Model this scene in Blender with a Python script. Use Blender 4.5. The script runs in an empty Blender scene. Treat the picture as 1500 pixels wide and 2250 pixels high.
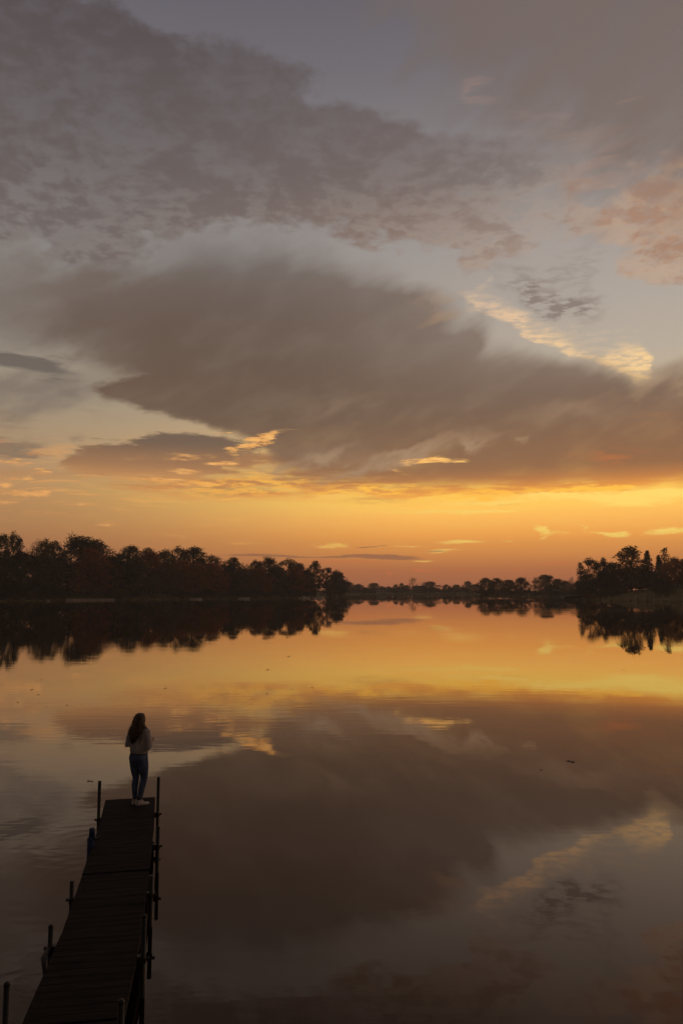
import bpy, bmesh, math, random
from mathutils import Vector, Matrix

# ------------------------------------------------------------------ camera
F_PX, CX, CY, HORIZON = 1700.0, 750.0, 1125.0, 1295.0     # of the 1500 x 2250 photograph
PITCH = math.atan((HORIZON - CY) / F_PX)
CAM_Z = 4.18                                             # above the water
DECK_Z = 0.41
scene = bpy.context.scene
COL = scene.collection
cam_data = bpy.data.cameras.new('camera')
cam = bpy.data.objects.new('camera', cam_data)
COL.objects.link(cam)
cam.location = (0, 0, CAM_Z)
cam.rotation_euler = (math.pi / 2 + PITCH, 0, 0)
cam_data.sensor_fit = 'HORIZONTAL'
cam_data.sensor_width = 24.0
cam_data.lens = 24.0 * F_PX / 1500.0
cam_data.clip_start = 0.05
cam_data.clip_end = 20000
scene.camera = cam


def ray(x, y):
    cx, cy = (x - CX) / F_PX, -(y - CY) / F_PX
    return Vector((cx, math.cos(PITCH) - cy * math.sin(PITCH), math.sin(PITCH) + cy * math.cos(PITCH)))


def on_level(x, y, z):
    """point of the horizontal plane at height z that photo pixel x, y looks at"""
    d = ray(x, y)
    t = (z - CAM_Z) / d.z
    return Vector((d.x * t, d.y * t, z))


def at_depth(x, y, depth):
    d = ray(x, y)
    t = depth / d.y
    return Vector((d.x * t, depth, CAM_Z + d.z * t))


def lin(c):
    return tuple((v / 255 / 12.92 if v / 255 <= 0.04045 else ((v / 255 + 0.055) / 1.055) ** 2.4) for v in c)


# ------------------------------------------------------------------ sky
def az_el(x, y):
    """photo pixel -> azimuth and elevation of the sky there, in tens of degrees"""
    d = ray(x, y).normalized()
    return math.degrees(math.atan2(d.x, d.y)) / 10, math.degrees(math.asin(d.z)) / 10


world = bpy.data.worlds.new('World')
scene.world = world
world.use_nodes = True
wnt = world.node_tree
wnt.nodes.clear()


class Nodes:
    def __init__(self, nt):
        self.nt = nt

    def put(self, sock, v):
        if isinstance(v, bpy.types.NodeSocket):
            self.nt.links.new(v, sock)
        elif v is not None:
            sock.default_value = v

    def m(self, op, a, b=None, c=None, clamp=False):
        n = self.nt.nodes.new('ShaderNodeMath')
        n.operation = op
        n.use_clamp = clamp
        for i, v in enumerate((a, b, c)):
            if v is not None:
                self.put(n.inputs[i], v)
        return n.outputs[0]

    def v(self, op, a, b=None, scale=None):
        n = self.nt.nodes.new('ShaderNodeVectorMath')
        n.operation = op
        self.put(n.inputs[0], a)
        if b is not None:
            self.put(n.inputs[1], b)
        if scale is not None:
            self.put(n.inputs['Scale'], scale)
        return n.outputs['Value'] if op in ('LENGTH', 'DOT_PRODUCT', 'DISTANCE') else n.outputs[0]

    def xyz(self, x, y, z=0.0):
        n = self.nt.nodes.new('ShaderNodeCombineXYZ')
        for i, v in enumerate((x, y, z)):
            self.put(n.inputs[i], v)
        return n.outputs[0]

    def sep(self, v):
        n = self.nt.nodes.new('ShaderNodeSeparateXYZ')
        self.put(n.inputs[0], v)
        return n.outputs

    def smooth(self, x, lo, hi, to0=0.0, to1=1.0):
        n = self.nt.nodes.new('ShaderNodeMapRange')
        n.interpolation_type = 'SMOOTHSTEP'
        for i, v in enumerate((x, lo, hi, to0, to1)):
            self.put(n.inputs[i], v)
        return n.outputs[0]

    def noise(self, vec, scale, detail=3.0, rough=0.5, dist=0.0, color=False):
        n = self.nt.nodes.new('ShaderNodeTexNoise')
        n.noise_dimensions = '2D'
        self.put(n.inputs['Vector'], vec)
        self.put(n.inputs['Scale'], scale)
        self.put(n.inputs['Detail'], detail)
        self.put(n.inputs['Roughness'], rough)
        self.put(n.inputs['Distortion'], dist)
        return n.outputs['Color'] if color else n.outputs['Fac']

    def ramp(self, fac, stops):
        n = self.nt.nodes.new('ShaderNodeValToRGB')
        self.put(n.inputs[0], fac)
        el = n.color_ramp.elements
        stops = sorted(stops)
        while len(el) < len(stops):
            el.new(0.5)
        for e, (p, c) in zip(el, stops):
            e.position = p
            e.color = (*c, 1)
        return n.outputs[0]

    def mix(self, fac, a, b, mode='MIX'):
        n = self.nt.nodes.new('ShaderNodeMix')
        n.data_type = 'RGBA'
        n.blend_type = mode
        n.clamp_factor = True
        self.put(n.inputs['Factor'], fac)
        for s, v in (('A', a), ('B', b)):
            sock = [i for i in n.inputs if i.name == s and i.type == 'RGBA'][0]
            self.put(sock, (*v, 1) if isinstance(v, tuple) and len(v) == 3 else v)
        return [o for o in n.outputs if o.type == 'RGBA'][0]

    def curve(self, x, pts):
        n = self.nt.nodes.new('ShaderNodeFloatCurve')
        self.put(n.inputs['Value'], x)
        mp = n.mapping
        mp.use_clip = False
        c = mp.curves[0]
        pts = sorted(pts)
        c.points[0].location = pts[0]
        c.points[1].location = pts[-1]
        for p in pts[1:-1]:
            c.points.new(*p)
        for p in c.points:
            p.handle_type = 'AUTO_CLAMPED'
        mp.extend = 'HORIZONTAL'
        mp.update()
        return n.outputs[0]


W = Nodes(wnt)
tc = wnt.nodes.new('ShaderNodeTexCoord')
DIR = W.v('NORMALIZE', tc.outputs['Generated'])
dx, dy, dz = W.sep(DIR)
dza = W.m('ABSOLUTE', dz)
AZ = W.m('MULTIPLY', W.m('ARCTAN2', dx, dy), 18 / math.pi)
EL = W.m('MULTIPLY', W.m('ARCSINE', dza), 18 / math.pi)
inv = W.m('DIVIDE', 1.0, W.m('ADD', dza, 0.13))
Q = W.xyz(W.m('MULTIPLY', dx, inv), W.m('MULTIPLY', dy, inv), 0.0)        # place on a flat cloud layer
ELF = W.m('MULTIPLY', EL, 1 / 9.0)
FRONT = W.smooth(AZ, -2.3, 2.4)                                          # 0 towards the left, 1 towards the glow


def el_of(y, x=750):
    return az_el(x, y)[1] / 9.0


def ramp_y(pairs, zen=None, x=750):
    st = [(el_of(y, x), lin(c)) for y, c in pairs]
    if zen:
        st.append((1.0, lin(zen)))
    return W.ramp(ELF, st)


clear_l = ramp_y([(1290, (150, 94, 72)), (1250, (166, 106, 74)), (1200, (184, 124, 80)), (1150, (186, 138, 90)),
                  (1100, (190, 144, 96)), (1040, (182, 146, 108)), (980, (170, 145, 116)), (900, (160, 145, 124)),
                  (800, (152, 142, 128)), (680, (140, 134, 130)), (540, (136, 132, 130)), (300, (116, 113, 117)),
                  (0, (98, 95, 102))], (66, 65, 73))
clear_r = ramp_y([(1290, (164, 102, 72)), (1255, (180, 110, 70)), (1220, (216, 142, 74)), (1180, (246, 170, 80)),
                  (1140, (255, 191, 94)), (1085, (255, 218, 100)), (1020, (244, 198, 112)), (920, (204, 176, 138)),
                  (800, (184, 171, 154)), (700, (176, 165, 154)), (560, (164, 155, 149)), (400, (142, 134, 131)),
                  (150, (112, 108, 113)), (0, (103, 99, 105))], (68, 66, 73))
GLOW = W.smooth(AZ, -2.6, 0.9)
LOW = W.smooth(EL, 1.7, 0.7)
SIDE = W.m('ADD', W.m('MULTIPLY', GLOW, LOW), W.m('MULTIPLY', FRONT, W.m('SUBTRACT', 1.0, LOW)))
sky = W.mix(SIDE, clear_l, clear_r)

# slow unevenness of the air and the three warps that fray the cloud edges
n_big = W.noise(Q, 1.6, 4, 0.5, color=True)
n_mid = W.noise(Q, 6.0, 6, 0.58, color=True)
STREAK_P = W.xyz(W.m('MULTIPLY', AZ, 1.4), W.m('MULTIPLY', EL, 9.0), 3.3)
n_streak = W.noise(STREAK_P, 1.0, 6, 0.6, color=True)
ROT = math.radians(24)                                                    # fibres of the big cloud rise to the right
fa = W.m('ADD', W.m('MULTIPLY', AZ, math.cos(ROT)), W.m('MULTIPLY', EL, math.sin(ROT)))
fe = W.m('SUBTRACT', W.m('MULTIPLY', EL, math.cos(ROT)), W.m('MULTIPLY', AZ, math.sin(ROT)))
n_fibre = W.noise(W.xyz(W.m('MULTIPLY', fa, 1.7), W.m('MULTIPLY', fe, 4.2), 1.7), 1.0, 6, 0.56, color=True)
HALF = (0.5, 0.5, 0.5)
EFAC = W.m('ADD', W.m('MULTIPLY', EL, 0.30, clamp=True), 0.08, clamp=True)


def warp(n, ka, ke):
    w = W.sep(W.v('SUBTRACT', n, HALF))
    return (W.m('ADD', AZ, W.m('MULTIPLY', w[0], ka)),
            W.m('ADD', EL, W.m('MULTIPLY', W.m('MULTIPLY', w[1], ke), EFAC)))


WARP_MID = warp(n_mid, 0.55, 0.9)
WARP_SM = warp(n_mid, 0.22, 0.40)
WARP_FRG = warp(n_mid, 0.16, 0.24)
WARP_FIB = warp(n_fibre, 0.7, 1.0)
WARP_FB2 = warp(n_fibre, 0.22, 0.34)
WARP_STR = warp(n_streak, 0.6, 0.45)
A_LO, A_SPAN = -3.2, 6.4


def edge(a, pts):
    return W.m('MULTIPLY', W.curve(W.m('DIVIDE', W.m('SUBTRACT', a, A_LO), A_SPAN),
                                   [((az_el(x, y)[0] - A_LO) / A_SPAN, az_el(x, y)[1] / 6) for x, y in pts]), 6.0)


PXE = az_el(750, 1000)[1] - az_el(750, 1001)[1]                           # one photo pixel as an angle


def band(w, top, bot, soft_t, soft_b):
    """cloud between two outlines; soft_t and soft_b are the widths of its fading edges in photo pixels"""
    a, e = w
    t = edge(a, top)
    b = edge(a, bot)
    def wide(s):
        if isinstance(s, list):
            h = W.m('MULTIPLY', W.curve(W.m('DIVIDE', W.m('SUBTRACT', AZ, A_LO), A_SPAN), [((az_el(x, 800)[0] - A_LO) / A_SPAN, q / 400) for x, q in s]), 200 * PXE)
            return W.m('MULTIPLY', h, -1.0), h
        return -s * PXE * 0.5, s * PXE * 0.5
    ut = W.smooth(W.m('SUBTRACT', t, e), *wide(soft_t))
    ub = W.smooth(W.m('SUBTRACT', e, b), *wide(soft_b))
    return W.m('MULTIPLY', ut, ub)


def stroke(w, x0, y0, x1, y1, width, power=1.0):
    """soft lens-shaped streak from one photo pixel to another; w = (azimuth, elevation, 1)"""
    a0, e0 = az_el(x0, y0)
    a1, e1 = az_el(x1, y1)
    ca, ce = (a0 + a1) / 2, (e0 + e1) / 2
    th = math.atan2(e1 - e0, a1 - a0)
    la = math.hypot(a1 - a0, e1 - e0) / 2 * 1.1
    lb = width * PXE * 0.5 * 1.2
    c, sn = math.cos(th), math.sin(th)
    u = W.v('DOT_PRODUCT', w, (c / la, sn / la, -(ca * c + ce * sn) / la))
    v = W.v('DOT_PRODUCT', w, (-sn / lb, c / lb, (ca * sn - ce * c) / lb))
    r2 = W.m('MULTIPLY_ADD', u, u, W.m('MULTIPLY', v, v))
    g = W.m('SUBTRACT', 1.0, r2, clamp=True)
    return W.m('MULTIPLY', W.m('MULTIPLY', g, g), power)


def strokes(w, items):
    v = W.xyz(*w, 1.0)
    tot = None
    for it in items:
        s = stroke(v, *it)
        tot = s if tot is None else W.m('ADD', tot, s)
    return tot


def over(mask, col, opacity=1.0):
    global sky
    sky = W.mix(W.m('MULTIPLY', mask, opacity, clamp=True), sky, col)


def ncol(n, i):
    return W.sep(n)[i]


# -- high veil over the upper right, pink-brown
veil = band(WARP_FIB, [(700, -400), (1500, -400)], [(700, -300), (840, -60), (930, 130), (1100, 260), (1250, 330), (1400, 420), (1500, 520), (1750, 600)], 60, 280)
over(W.m('MULTIPLY', veil, W.smooth(ncol(n_fibre, 0), 0.25, 0.7, 0.7, 1.0)), W.mix(FRONT, lin((105, 97, 95)), lin((117, 102, 95))), 0.85)
glow = strokes(WARP_STR, [(1180, 380, 1430, 372, 40, .6), (1010, 190, 1110, 195, 30, .45), (1090, 270, 1270, 262, 34, .45), (1330, 205, 1420, 207, 20, .4), (1150, 300, 1400, 320, 60, .35)])
over(W.m('MULTIPLY', glow, W.smooth(ncol(n_mid, 1), 0.3, 0.62, 0.35, 1.3)), lin((176, 140, 120)), 0.38)
PEACH = W.m('ADD', strokes(WARP_MID, [(1150, 420, 1900, 600, 560, 1.5), (1230, 390, 1520, 420, 130, .4)]), 0.0, clamp=True)

# -- altocumulus sheet from the upper left to the right
alto = band(WARP_MID, [(-300, -260), (0, -160), (200, -40), (300, 40), (420, 90), (520, 110), (640, 170), (740, 205), (880, 240), (1000, 290), (1120, 340), (1250, 390), (1350, 400), (1500, 420), (1750, 440)],
            [(-300, 520), (0, 545), (140, 560), (260, 565), (330, 540), (420, 500), (640, 495), (760, 510), (900, 545), (1000, 560), (1100, 545), (1200, 520), (1320, 560), (1420, 620), (1520, 640), (1750, 660)], 44, 40)
cell = W.noise(W.v('ADD', Q, W.v('SCALE', W.v('SUBTRACT', n_mid, HALF), scale=0.10)), 9.0, 5, 0.62)
cell_fine = W.noise(W.xyz(ncol(Q, 0), W.m('MULTIPLY', ncol(Q, 1), 1.25), 5.0), 26.0, 4, 0.6)
lump = W.m('ADD', W.m('ADD', W.m('MULTIPLY', cell, 0.55), W.m('MULTIPLY', cell_fine, 0.33)), W.m('MULTIPLY', W.m('SUBTRACT', ncol(n_big, 0), 0.5), 0.16))
lump = W.m('ADD', lump, 0.065)
thin = W.smooth(AZ, 0.3, 1.9)                                             # the sheet breaks up towards the right
low_edge = W.smooth(EL, 3.0, 2.1)
h_lo = W.m('ADD', W.m('MULTIPLY', thin, 0.035), W.m('ADD', W.m('MULTIPLY', low_edge, 0.06), 0.35))
hole = W.smooth(lump, h_lo, W.m('ADD', h_lo, W.m('SUBTRACT', 0.26, W.m('MULTIPLY', low_edge, 0.10))))
alto_col = W.mix(FRONT, ramp_y([(560, (108, 98, 96)), (400, (97, 88, 86)), (150, (86, 77, 78)), (0, (78, 70, 71))], (62, 57, 61)),
                 ramp_y([(620, (168, 132, 108)), (540, (150, 124, 108)), (400, (120, 106, 102)), (150, (104, 96, 96))], (84, 80, 82)))
alto_col = W.mix(W.m('MULTIPLY', PEACH, W.smooth(ncol(n_mid, 1), 0.3, 0.6, 0.45, 1.0)), alto_col, W.mix(W.smooth(cell, 0.40, 0.62), lin((196, 157, 124)), lin((166, 130, 108))))
over(W.m('MULTIPLY', alto, W.m('ADD', W.m('MULTIPLY', hole, W.m('ADD', W.m('MULTIPLY', thin, 0.26), 0.36)), W.m('MAXIMUM', W.m('MULTIPLY', W.m('SUBTRACT', 1.0, thin), 0.58), W.m('MULTIPLY', PEACH, 0.36)))), alto_col, 1.0)
# thin bright rims of the cells at the lower border
rim = W.m('MULTIPLY', W.smooth(lump, 0.33, 0.43), W.smooth(lump, 0.55, 0.45))
over(W.m('MULTIPLY', W.m('MULTIPLY', alto, rim), W.smooth(EL, 3.2, 1.9)), W.mix(FRONT, lin((140, 132, 126)), lin((190, 162, 138))), 0.34)

# -- small broken patch and the bright fringe under it
patch = strokes(WARP_MID, [(1070, 600, 1330, 700, 110, 1.5), (1130, 640, 1250, 720, 90, 1.0), (1210, 590, 1330, 600, 60, .6), (1000, 560, 1200, 560, 50, .4)])
ripple = W.noise(STREAK_P, 3.2, 5, 0.65)
over(W.m('MULTIPLY', patch, W.smooth(W.m('ADD', W.m('MULTIPLY', ripple, 0.4), W.m('MULTIPLY', cell_fine, 0.6)), 0.40, 0.60, 0.1, 1.1)), lin((138, 125, 116)), 0.62)
FT = [(990, 700), (1012, 640), (1060, 652), (1130, 690), (1200, 730), (1280, 768), (1330, 780), (1375, 766), (1412, 764), (1436, 790), (1450, 900)]
FB = [(990, 600), (1012, 644), (1060, 682), (1120, 716), (1190, 753), (1270, 780), (1330, 803), (1375, 828), (1408, 846), (1432, 830), (1450, 700)]
fringe = W.m('MULTIPLY', band(WARP_FRG, FT, FB, 40, [(1000, 9), (1280, 10), (1370, 26), (1450, 30)]), W.smooth(AZ, 0.75, 1.3, 0.35, 1.0))
fr_tex = W.m('ADD', W.m('MULTIPLY', ripple, 0.55), W.m('MULTIPLY', cell_fine, 0.45))
over(W.m('MULTIPLY', fringe, W.smooth(fr_tex, 0.38, 0.6, 0.3, 1.25)), W.mix(W.smooth(AZ, 1.0, 2.2), lin((218, 186, 154)), lin((248, 208, 150))), 0.92)
over(W.m('MULTIPLY', strokes(WARP_MID, [(1190, 735, 1440, 770, 70, .5), (1030, 610, 1090, 622, 18, .5), (1010, 655, 1080, 650, 40, .5)]), W.smooth(fr_tex, 0.4, 0.6)), lin((222, 188, 150)), 0.6)

gap_t = W.noise(W.v('ADD', STREAK_P, (3.1, 9.4, 0.0)), 1.6, 5, 0.6)
# -- soft grey veils on the left
soft = strokes(WARP_FIB, [(-360, 640, 520, 650, 240, 1.1), (-200, 880, 300, 850, 110, 0.9), (100, 690, 520, 680, 240, 1.0)])
over(soft, lin((116, 105, 98)), 0.8)
over(W.smooth(strokes(WARP_STR, [(-160, 755, 235, 832, 52, 1.4), (-100, 775, 140, 800, 40, .6), (120, 870, 260, 852, 20, .4)]), 0.05, 1.1), lin((100, 91, 85)), 0.85)
over(W.smooth(W.m('MULTIPLY', strokes(WARP_SM, [(-160, 970, 150, 982, 60, 1.2), (150, 975, 205, 950, 30, .7), (-60, 1005, 110, 992, 30, .8), (-100, 920, 140, 925, 50, .5), (120, 900, 330, 925, 30, .35)]), W.smooth(gap_t, 0.35, 0.6, 0.4, 1.3)), 0.02, 1.2), lin((126, 108, 92)), 0.75)

# -- fine lit streaks all along the low sky
st_f = W.noise(W.xyz(W.m('MULTIPLY', WARP_STR[0], 2.6), W.m('MULTIPLY', WARP_STR[1], 26.0), 0.0), 1.0, 5, 0.6)
st_m = W.m('MULTIPLY', W.smooth(EL, 0.35, 0.75), W.smooth(EL, 1.15, 0.85))
over(W.m('MULTIPLY', W.smooth(st_f, 0.50, 0.68), st_m), W.mix(GLOW, lin((232, 160, 92)), lin((255, 206, 98))), 0.55)
over(W.m('MULTIPLY', W.smooth(st_f, 0.46, 0.32), W.m('MULTIPLY', st_m, W.smooth(EL, 0.6, 1.1))), W.mix(GLOW, lin((158, 118, 84)), lin((212, 146, 76))), 0.4)

# -- its ragged orange belly
belly = band(WARP_STR, [(150, 1040), (260, 1020), (420, 1000), (560, 990), (700, 1010), (1000, 1040), (1300, 1050), (1750, 1040)],
             [(150, 1044), (230, 1050), (300, 1078), (400, 1092), (520, 1100), (650, 1094), (760, 1096), (900, 1104), (1000, 1100), (1100, 1096), (1250, 1088), (1500, 1070), (1750, 1060)], 30, 34)
ripple2 = W.noise(W.v('ADD', W.v('MULTIPLY', STREAK_P, (0.75, 1.0, 1.0)), (7.7, 2.2, 0.0)), 1.9, 6, 0.62)
over(W.m('MULTIPLY', belly, W.smooth(ripple2, 0.36, 0.58, 0.3, 1.0)), W.mix(W.smooth(AZ, -1.6, 1.4), ramp_y([(1100, (222, 152, 86)), (1075, (196, 134, 82)), (1040, (168, 120, 82)), (1000, (150, 114, 86))]), ramp_y([(1105, (252, 176, 74)), (1080, (222, 146, 70)), (1050, (168, 112, 70))])), 0.95)

# -- the big slate-brown cloud
main = band(WARP_FB2, [(-200, 720), (0, 690), (120, 650), (230, 600), (380, 560), (540, 545), (680, 570), (800, 612), (900, 658), (980, 715), (1060, 752), (1150, 778), (1260, 792), (1350, 815), (1420, 838), (1500, 815), (1750, 790)],
            [(-200, 700), (0, 700), (120, 755), (220, 808), (310, 824), (350, 842), (385, 900), (450, 934), (540, 957), (585, 985), (620, 1022), (700, 1048), (800, 1060), (1000, 1066), (1150, 1078), (1300, 1070), (1500, 1056), (1750, 1040)],
            [(-200, 130), (400, 150), (700, 150), (900, 130), (1050, 110), (1250, 60), (1500, 70)], [(-200, 110), (250, 70), (340, 40), (400, 20), (560, 26), (650, 60), (1000, 50), (1500, 36)])
lobe = band(WARP_FB2, [(150, 890), (205, 852), (240, 834), (300, 814), (360, 792), (430, 760), (520, 800), (600, 960)], [(150, 830), (205, 862), (260, 882), (350, 908), (430, 928), (480, 930), (560, 860), (600, 700)], 30, 22)
fr_l = W.m('SUBTRACT', W.m('ADD', W.m('MULTIPLY', cell_fine, 0.5), W.m('MULTIPLY', ripple, 0.5)), 0.5)
lobe = W.m('ADD', lobe, W.m('MULTIPLY', W.m('MULTIPLY', fr_l, 7.0), W.m('MULTIPLY', lobe, W.m('SUBTRACT', 1.0, lobe))), clamp=True)
main = W.m('MAXIMUM', W.m('MULTIPLY', main, W.smooth(AZ, -2.9, -1.2, 0.25, 1.0)), lobe)
fz = W.m('SUBTRACT', ncol(n_fibre, 2), 0.5)
main = W.m('ADD', main, W.m('MULTIPLY', W.m('MULTIPLY', fz, 2.6), W.m('MULTIPLY', main, W.m('SUBTRACT', 1.0, main))), clamp=True)
shadow = strokes(WARP_FB2, [(380, 690, 1060, 800, 330, 1.0)])
plume = strokes(WARP_FB2, [(960, 800, 1085, 690, 80, .9), (840, 650, 1050, 690, 90, .5)])
main_l = ramp_y([(1080, (178, 124, 76)), (1050, (150, 110, 78)), (1000, (126, 100, 80)), (930, (108, 88, 73)), (830, (102, 84, 72)), (720, (101, 85, 75)), (640, (105, 93, 86)), (560, (114, 106, 102)), (500, (118, 110, 108))])
main_r = ramp_y([(1085, (236, 156, 66)), (1062, (186, 122, 70)), (1035, (140, 100, 72)), (960, (128, 97, 76)), (880, (122, 100, 85)), (820, (132, 113, 100)), (760, (140, 124, 113))])
main_c = W.mix(W.smooth(AZ, -0.9, 2.2), main_l, main_r)
mm = W.m('ADD', main, W.m('MULTIPLY', W.m('ADD', W.m('MULTIPLY', shadow, 0.8), plume), W.smooth(EL, 1.25, 1.75)), clamp=True)
over(W.m('MULTIPLY', mm, W.smooth(ncol(n_fibre, 2), 0.2, 0.6, 0.88, 1.0)), main_c, 0.98)
# paler fibres and folds inside it
folds = strokes(WARP_FIB, [(900, 690, 1010, 650, 50, .5), (720, 1030, 1120, 940, 34, 1.1), (800, 1035, 1000, 985, 22, .9), (560, 1050, 800, 975, 30, .8), (640, 1050, 900, 1010, 22, .7), (1130, 955, 1180, 985, 24, .7),
                           (620, 920, 900, 860, 60, .25), (1150, 905, 1420, 860, 60, .35), (1400, 860, 1540, 840, 60, .7), (600, 990, 860, 1000, 50, .3)])
over(W.m('MULTIPLY', folds, W.smooth(ncol(n_fibre, 1), 0.3, 0.6, 0.3, 1.2)), W.mix(FRONT, lin((152, 130, 108)), lin((172, 140, 110))), 0.8)
over(W.m('MULTIPLY', strokes(WARP_STR, [(1200, 1010, 1480, 990, 60, .9), (1290, 1000, 1420, 1010, 30, .8), (1380, 940, 1500, 900, 70, .4)]), W.smooth(ripple, 0.4, 0.62)), lin((170, 108, 68)), 0.55)

# -- ragged orange underside
under = strokes(WARP_STR, [(360, 1075, 700, 1060, 54, .9), (640, 1080, 1000, 1074, 40, .9), (240, 1045, 520, 1068, 40, .6), (900, 1090, 1220, 1092, 40, 1.0), (1150, 1085, 1500, 1072, 30, .9), (1050, 1078, 1420, 1068, 20, .7)])
over(W.m('MULTIPLY', under, W.smooth(ripple, 0.40, 0.6, 0.0, 1.4)), W.mix(GLOW, lin((226, 156, 86)), lin((255, 194, 76))), 0.95)
dusk = strokes(WARP_STR, [(380, 1074, 600, 1080, 26, .8), (700, 1102, 1000, 1100, 14, .5), (1000, 1105, 1140, 1110, 12, .5), (540, 1050, 760, 1040, 30, .6)])
over(W.m('MULTIPLY', dusk, W.smooth(ripple, 0.6, 0.4)), lin((146, 106, 74)), 0.55)

# -- the long low cloud on the left with its burning tail
fish = band(WARP_STR, [(90, 1060), (150, 1002), (175, 988), (250, 974), (310, 962), (360, 950), (420, 955), (490, 966), (540, 972), (600, 955), (650, 938), (685, 1000)],
            [(90, 990), (160, 1028), (260, 1044), (400, 1054), (450, 1040), (490, 1012), (560, 992), (620, 964), (650, 946), (685, 880)], 26, 34)
fray = W.m('SUBTRACT', W.m('ADD', W.m('MULTIPLY', cell_fine, 0.5), W.m('MULTIPLY', ripple, 0.5)), 0.5)
fish = W.m('ADD', fish, W.m('MULTIPLY', W.m('MULTIPLY', fray, 9.0), W.m('MULTIPLY', fish, W.m('SUBTRACT', 1.0, fish))), clamp=True)
over(W.smooth(fish, 0.1, 0.95), ramp_y([(1055, (196, 142, 90)), (1030, (160, 118, 84)), (1005, (140, 106, 80)), (985, (112, 92, 78)), (950, (104, 88, 78))]), 0.95)
gold = strokes(WARP_STR, [(480, 1000, 660, 940, 26, 2.2), (430, 1018, 540, 1008, 16, 1.6), (330, 1012, 480, 996, 20, .9), (350, 1030, 440, 1040, 14, .9), (240, 1050, 440, 1060, 16, .9),
                          (450, 940, 520, 952, 8, 1.2), (340, 1066, 520, 1066, 16, .7), (200, 1012, 340, 1002, 14, .5),
                          (-60, 1012, 60, 1014, 14, 1.4), (70, 1034, 118, 1032, 12, 1.3), (-60, 1084, 190, 1074, 14, 1.7), (-40, 1100, 50, 1098, 14, 1.0), (30, 1048, 80, 1050, 12, 1.0), (-30, 1060, 60, 1066, 20, 1.0),
                          (150, 1110, 210, 1108, 10, .7), (870, 1022, 985, 1012, 20, 1.6), (960, 1016, 1010, 1006, 10, .8), (840, 1030, 940, 1042, 12, .5),
                          (204, 1148, 282, 1156, 12, 1.3), (240, 1166, 560, 1196, 12, .55), (590, 1157, 640, 1156, 6, 1.0)])
gold_tex = W.m('ADD', W.m('MULTIPLY', ripple, 0.45), W.m('ADD', W.m('MULTIPLY', ripple2, 0.35), W.m('MULTIPLY', cell_fine, 0.2)))
over(W.smooth(W.m('MULTIPLY', gold, W.smooth(gold_tex, 0.38, 0.62, 0.15, 1.3)), 0.04, 1.25), W.mix(W.smooth(gold_tex, 0.4, 0.6), W.mix(FRONT, lin((214, 148, 86)), lin((236, 172, 92))), W.mix(FRONT, lin((240, 176, 104)), lin((255, 204, 118)))), 1.0)

# -- thin bright bars and puffs low over the far shore
bars = strokes(WARP_STR, [(800, 1122, 1160, 1126, 14, 2.2), (960, 1108, 1150, 1104, 12, 1.6), (1040, 1098, 1380, 1080, 26, 1.6), (1250, 1100, 1560, 1080, 40, 1.5), (620, 1094, 860, 1088, 12, 1.3), (440, 1098, 560, 1090, 12, 1.0), (1165, 1158, 1222, 1176, 26, 1.9), (1195, 1185, 1235, 1170, 14, 1.2), (1300, 1165, 1400, 1182, 12, 1.0),
                          (1400, 1170, 1540, 1166, 22, 1.4), (1270, 1150, 1330, 1164, 6, .6), (940, 1193, 1078, 1188, 10, 1.2), (1095, 1190, 1120, 1190, 8, .9), (700, 1195, 785, 1198, 16, 1.0), (780, 1201, 930, 1198, 6, .9),
                          (890, 1216, 1008, 1208, 13, 1.3), (860, 1228, 960, 1230, 6, .8), (480, 1196, 580, 1196, 10, .5), (1210, 1168, 1290, 1176, 12, .5)])
over(W.smooth(W.m('MULTIPLY', bars, W.smooth(gold_tex, 0.36, 0.6, 0.3, 1.3)), 0.05, 1.1), W.mix(FRONT, lin((236, 166, 84)), lin((255, 220, 112))), 1.0)
over(W.smooth(strokes(WARP_STR, [(440, 1218, 760, 1222, 6, 1.3), (680, 1222, 940, 1225, 9, 1.5), (890, 1214, 990, 1211, 5, 1.2), (770, 1200, 850, 1199, 5, 1.0)]), 0.1, 0.9), lin((146, 100, 76)), 0.8)
over(W.smooth(strokes(WARP_STR, [(820, 1255, 865, 1262, 5, 1.2), (860, 1249, 970, 1257, 6, .9), (1170, 1240, 1290, 1236, 8, .9), (1080, 1258, 1200, 1252, 7, .8), (560, 1232, 900, 1236, 12, .6), (950, 1252, 1060, 1256, 6, .7)]), 0.1, 0.9), lin((206, 112, 66)), 0.6)

# the sky dims away from the glow
away = W.m('ABSOLUTE', W.m('SUBTRACT', AZ, 2.4))
away = W.m('MINIMUM', away, W.m('SUBTRACT', 36.0, away))
sky = W.v('SCALE', sky, scale=W.smooth(away, 4.5, 13.0, 1.0, 0.24))
sky = W.v('MULTIPLY', sky, W.mix(W.smooth(EL, 1.5, 0.5), (1.0, 1.0, 1.0), W.mix(GLOW, (1.02, 1.01, 1.01), (1.20, 1.13, 1.05))))      # stronger towards the sunrise band along the horizon
bg = wnt.nodes.new('ShaderNodeBackground')
wnt.links.new(sky, bg.inputs['Color'])
bg.inputs['Strength'].default_value = 1.10
wo = wnt.nodes.new('ShaderNodeOutputWorld')
wnt.links.new(bg.outputs[0], wo.inputs['Surface'])
world.cycles.sampling_method = 'MANUAL'
world.cycles.sample_map_resolution = 256

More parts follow.
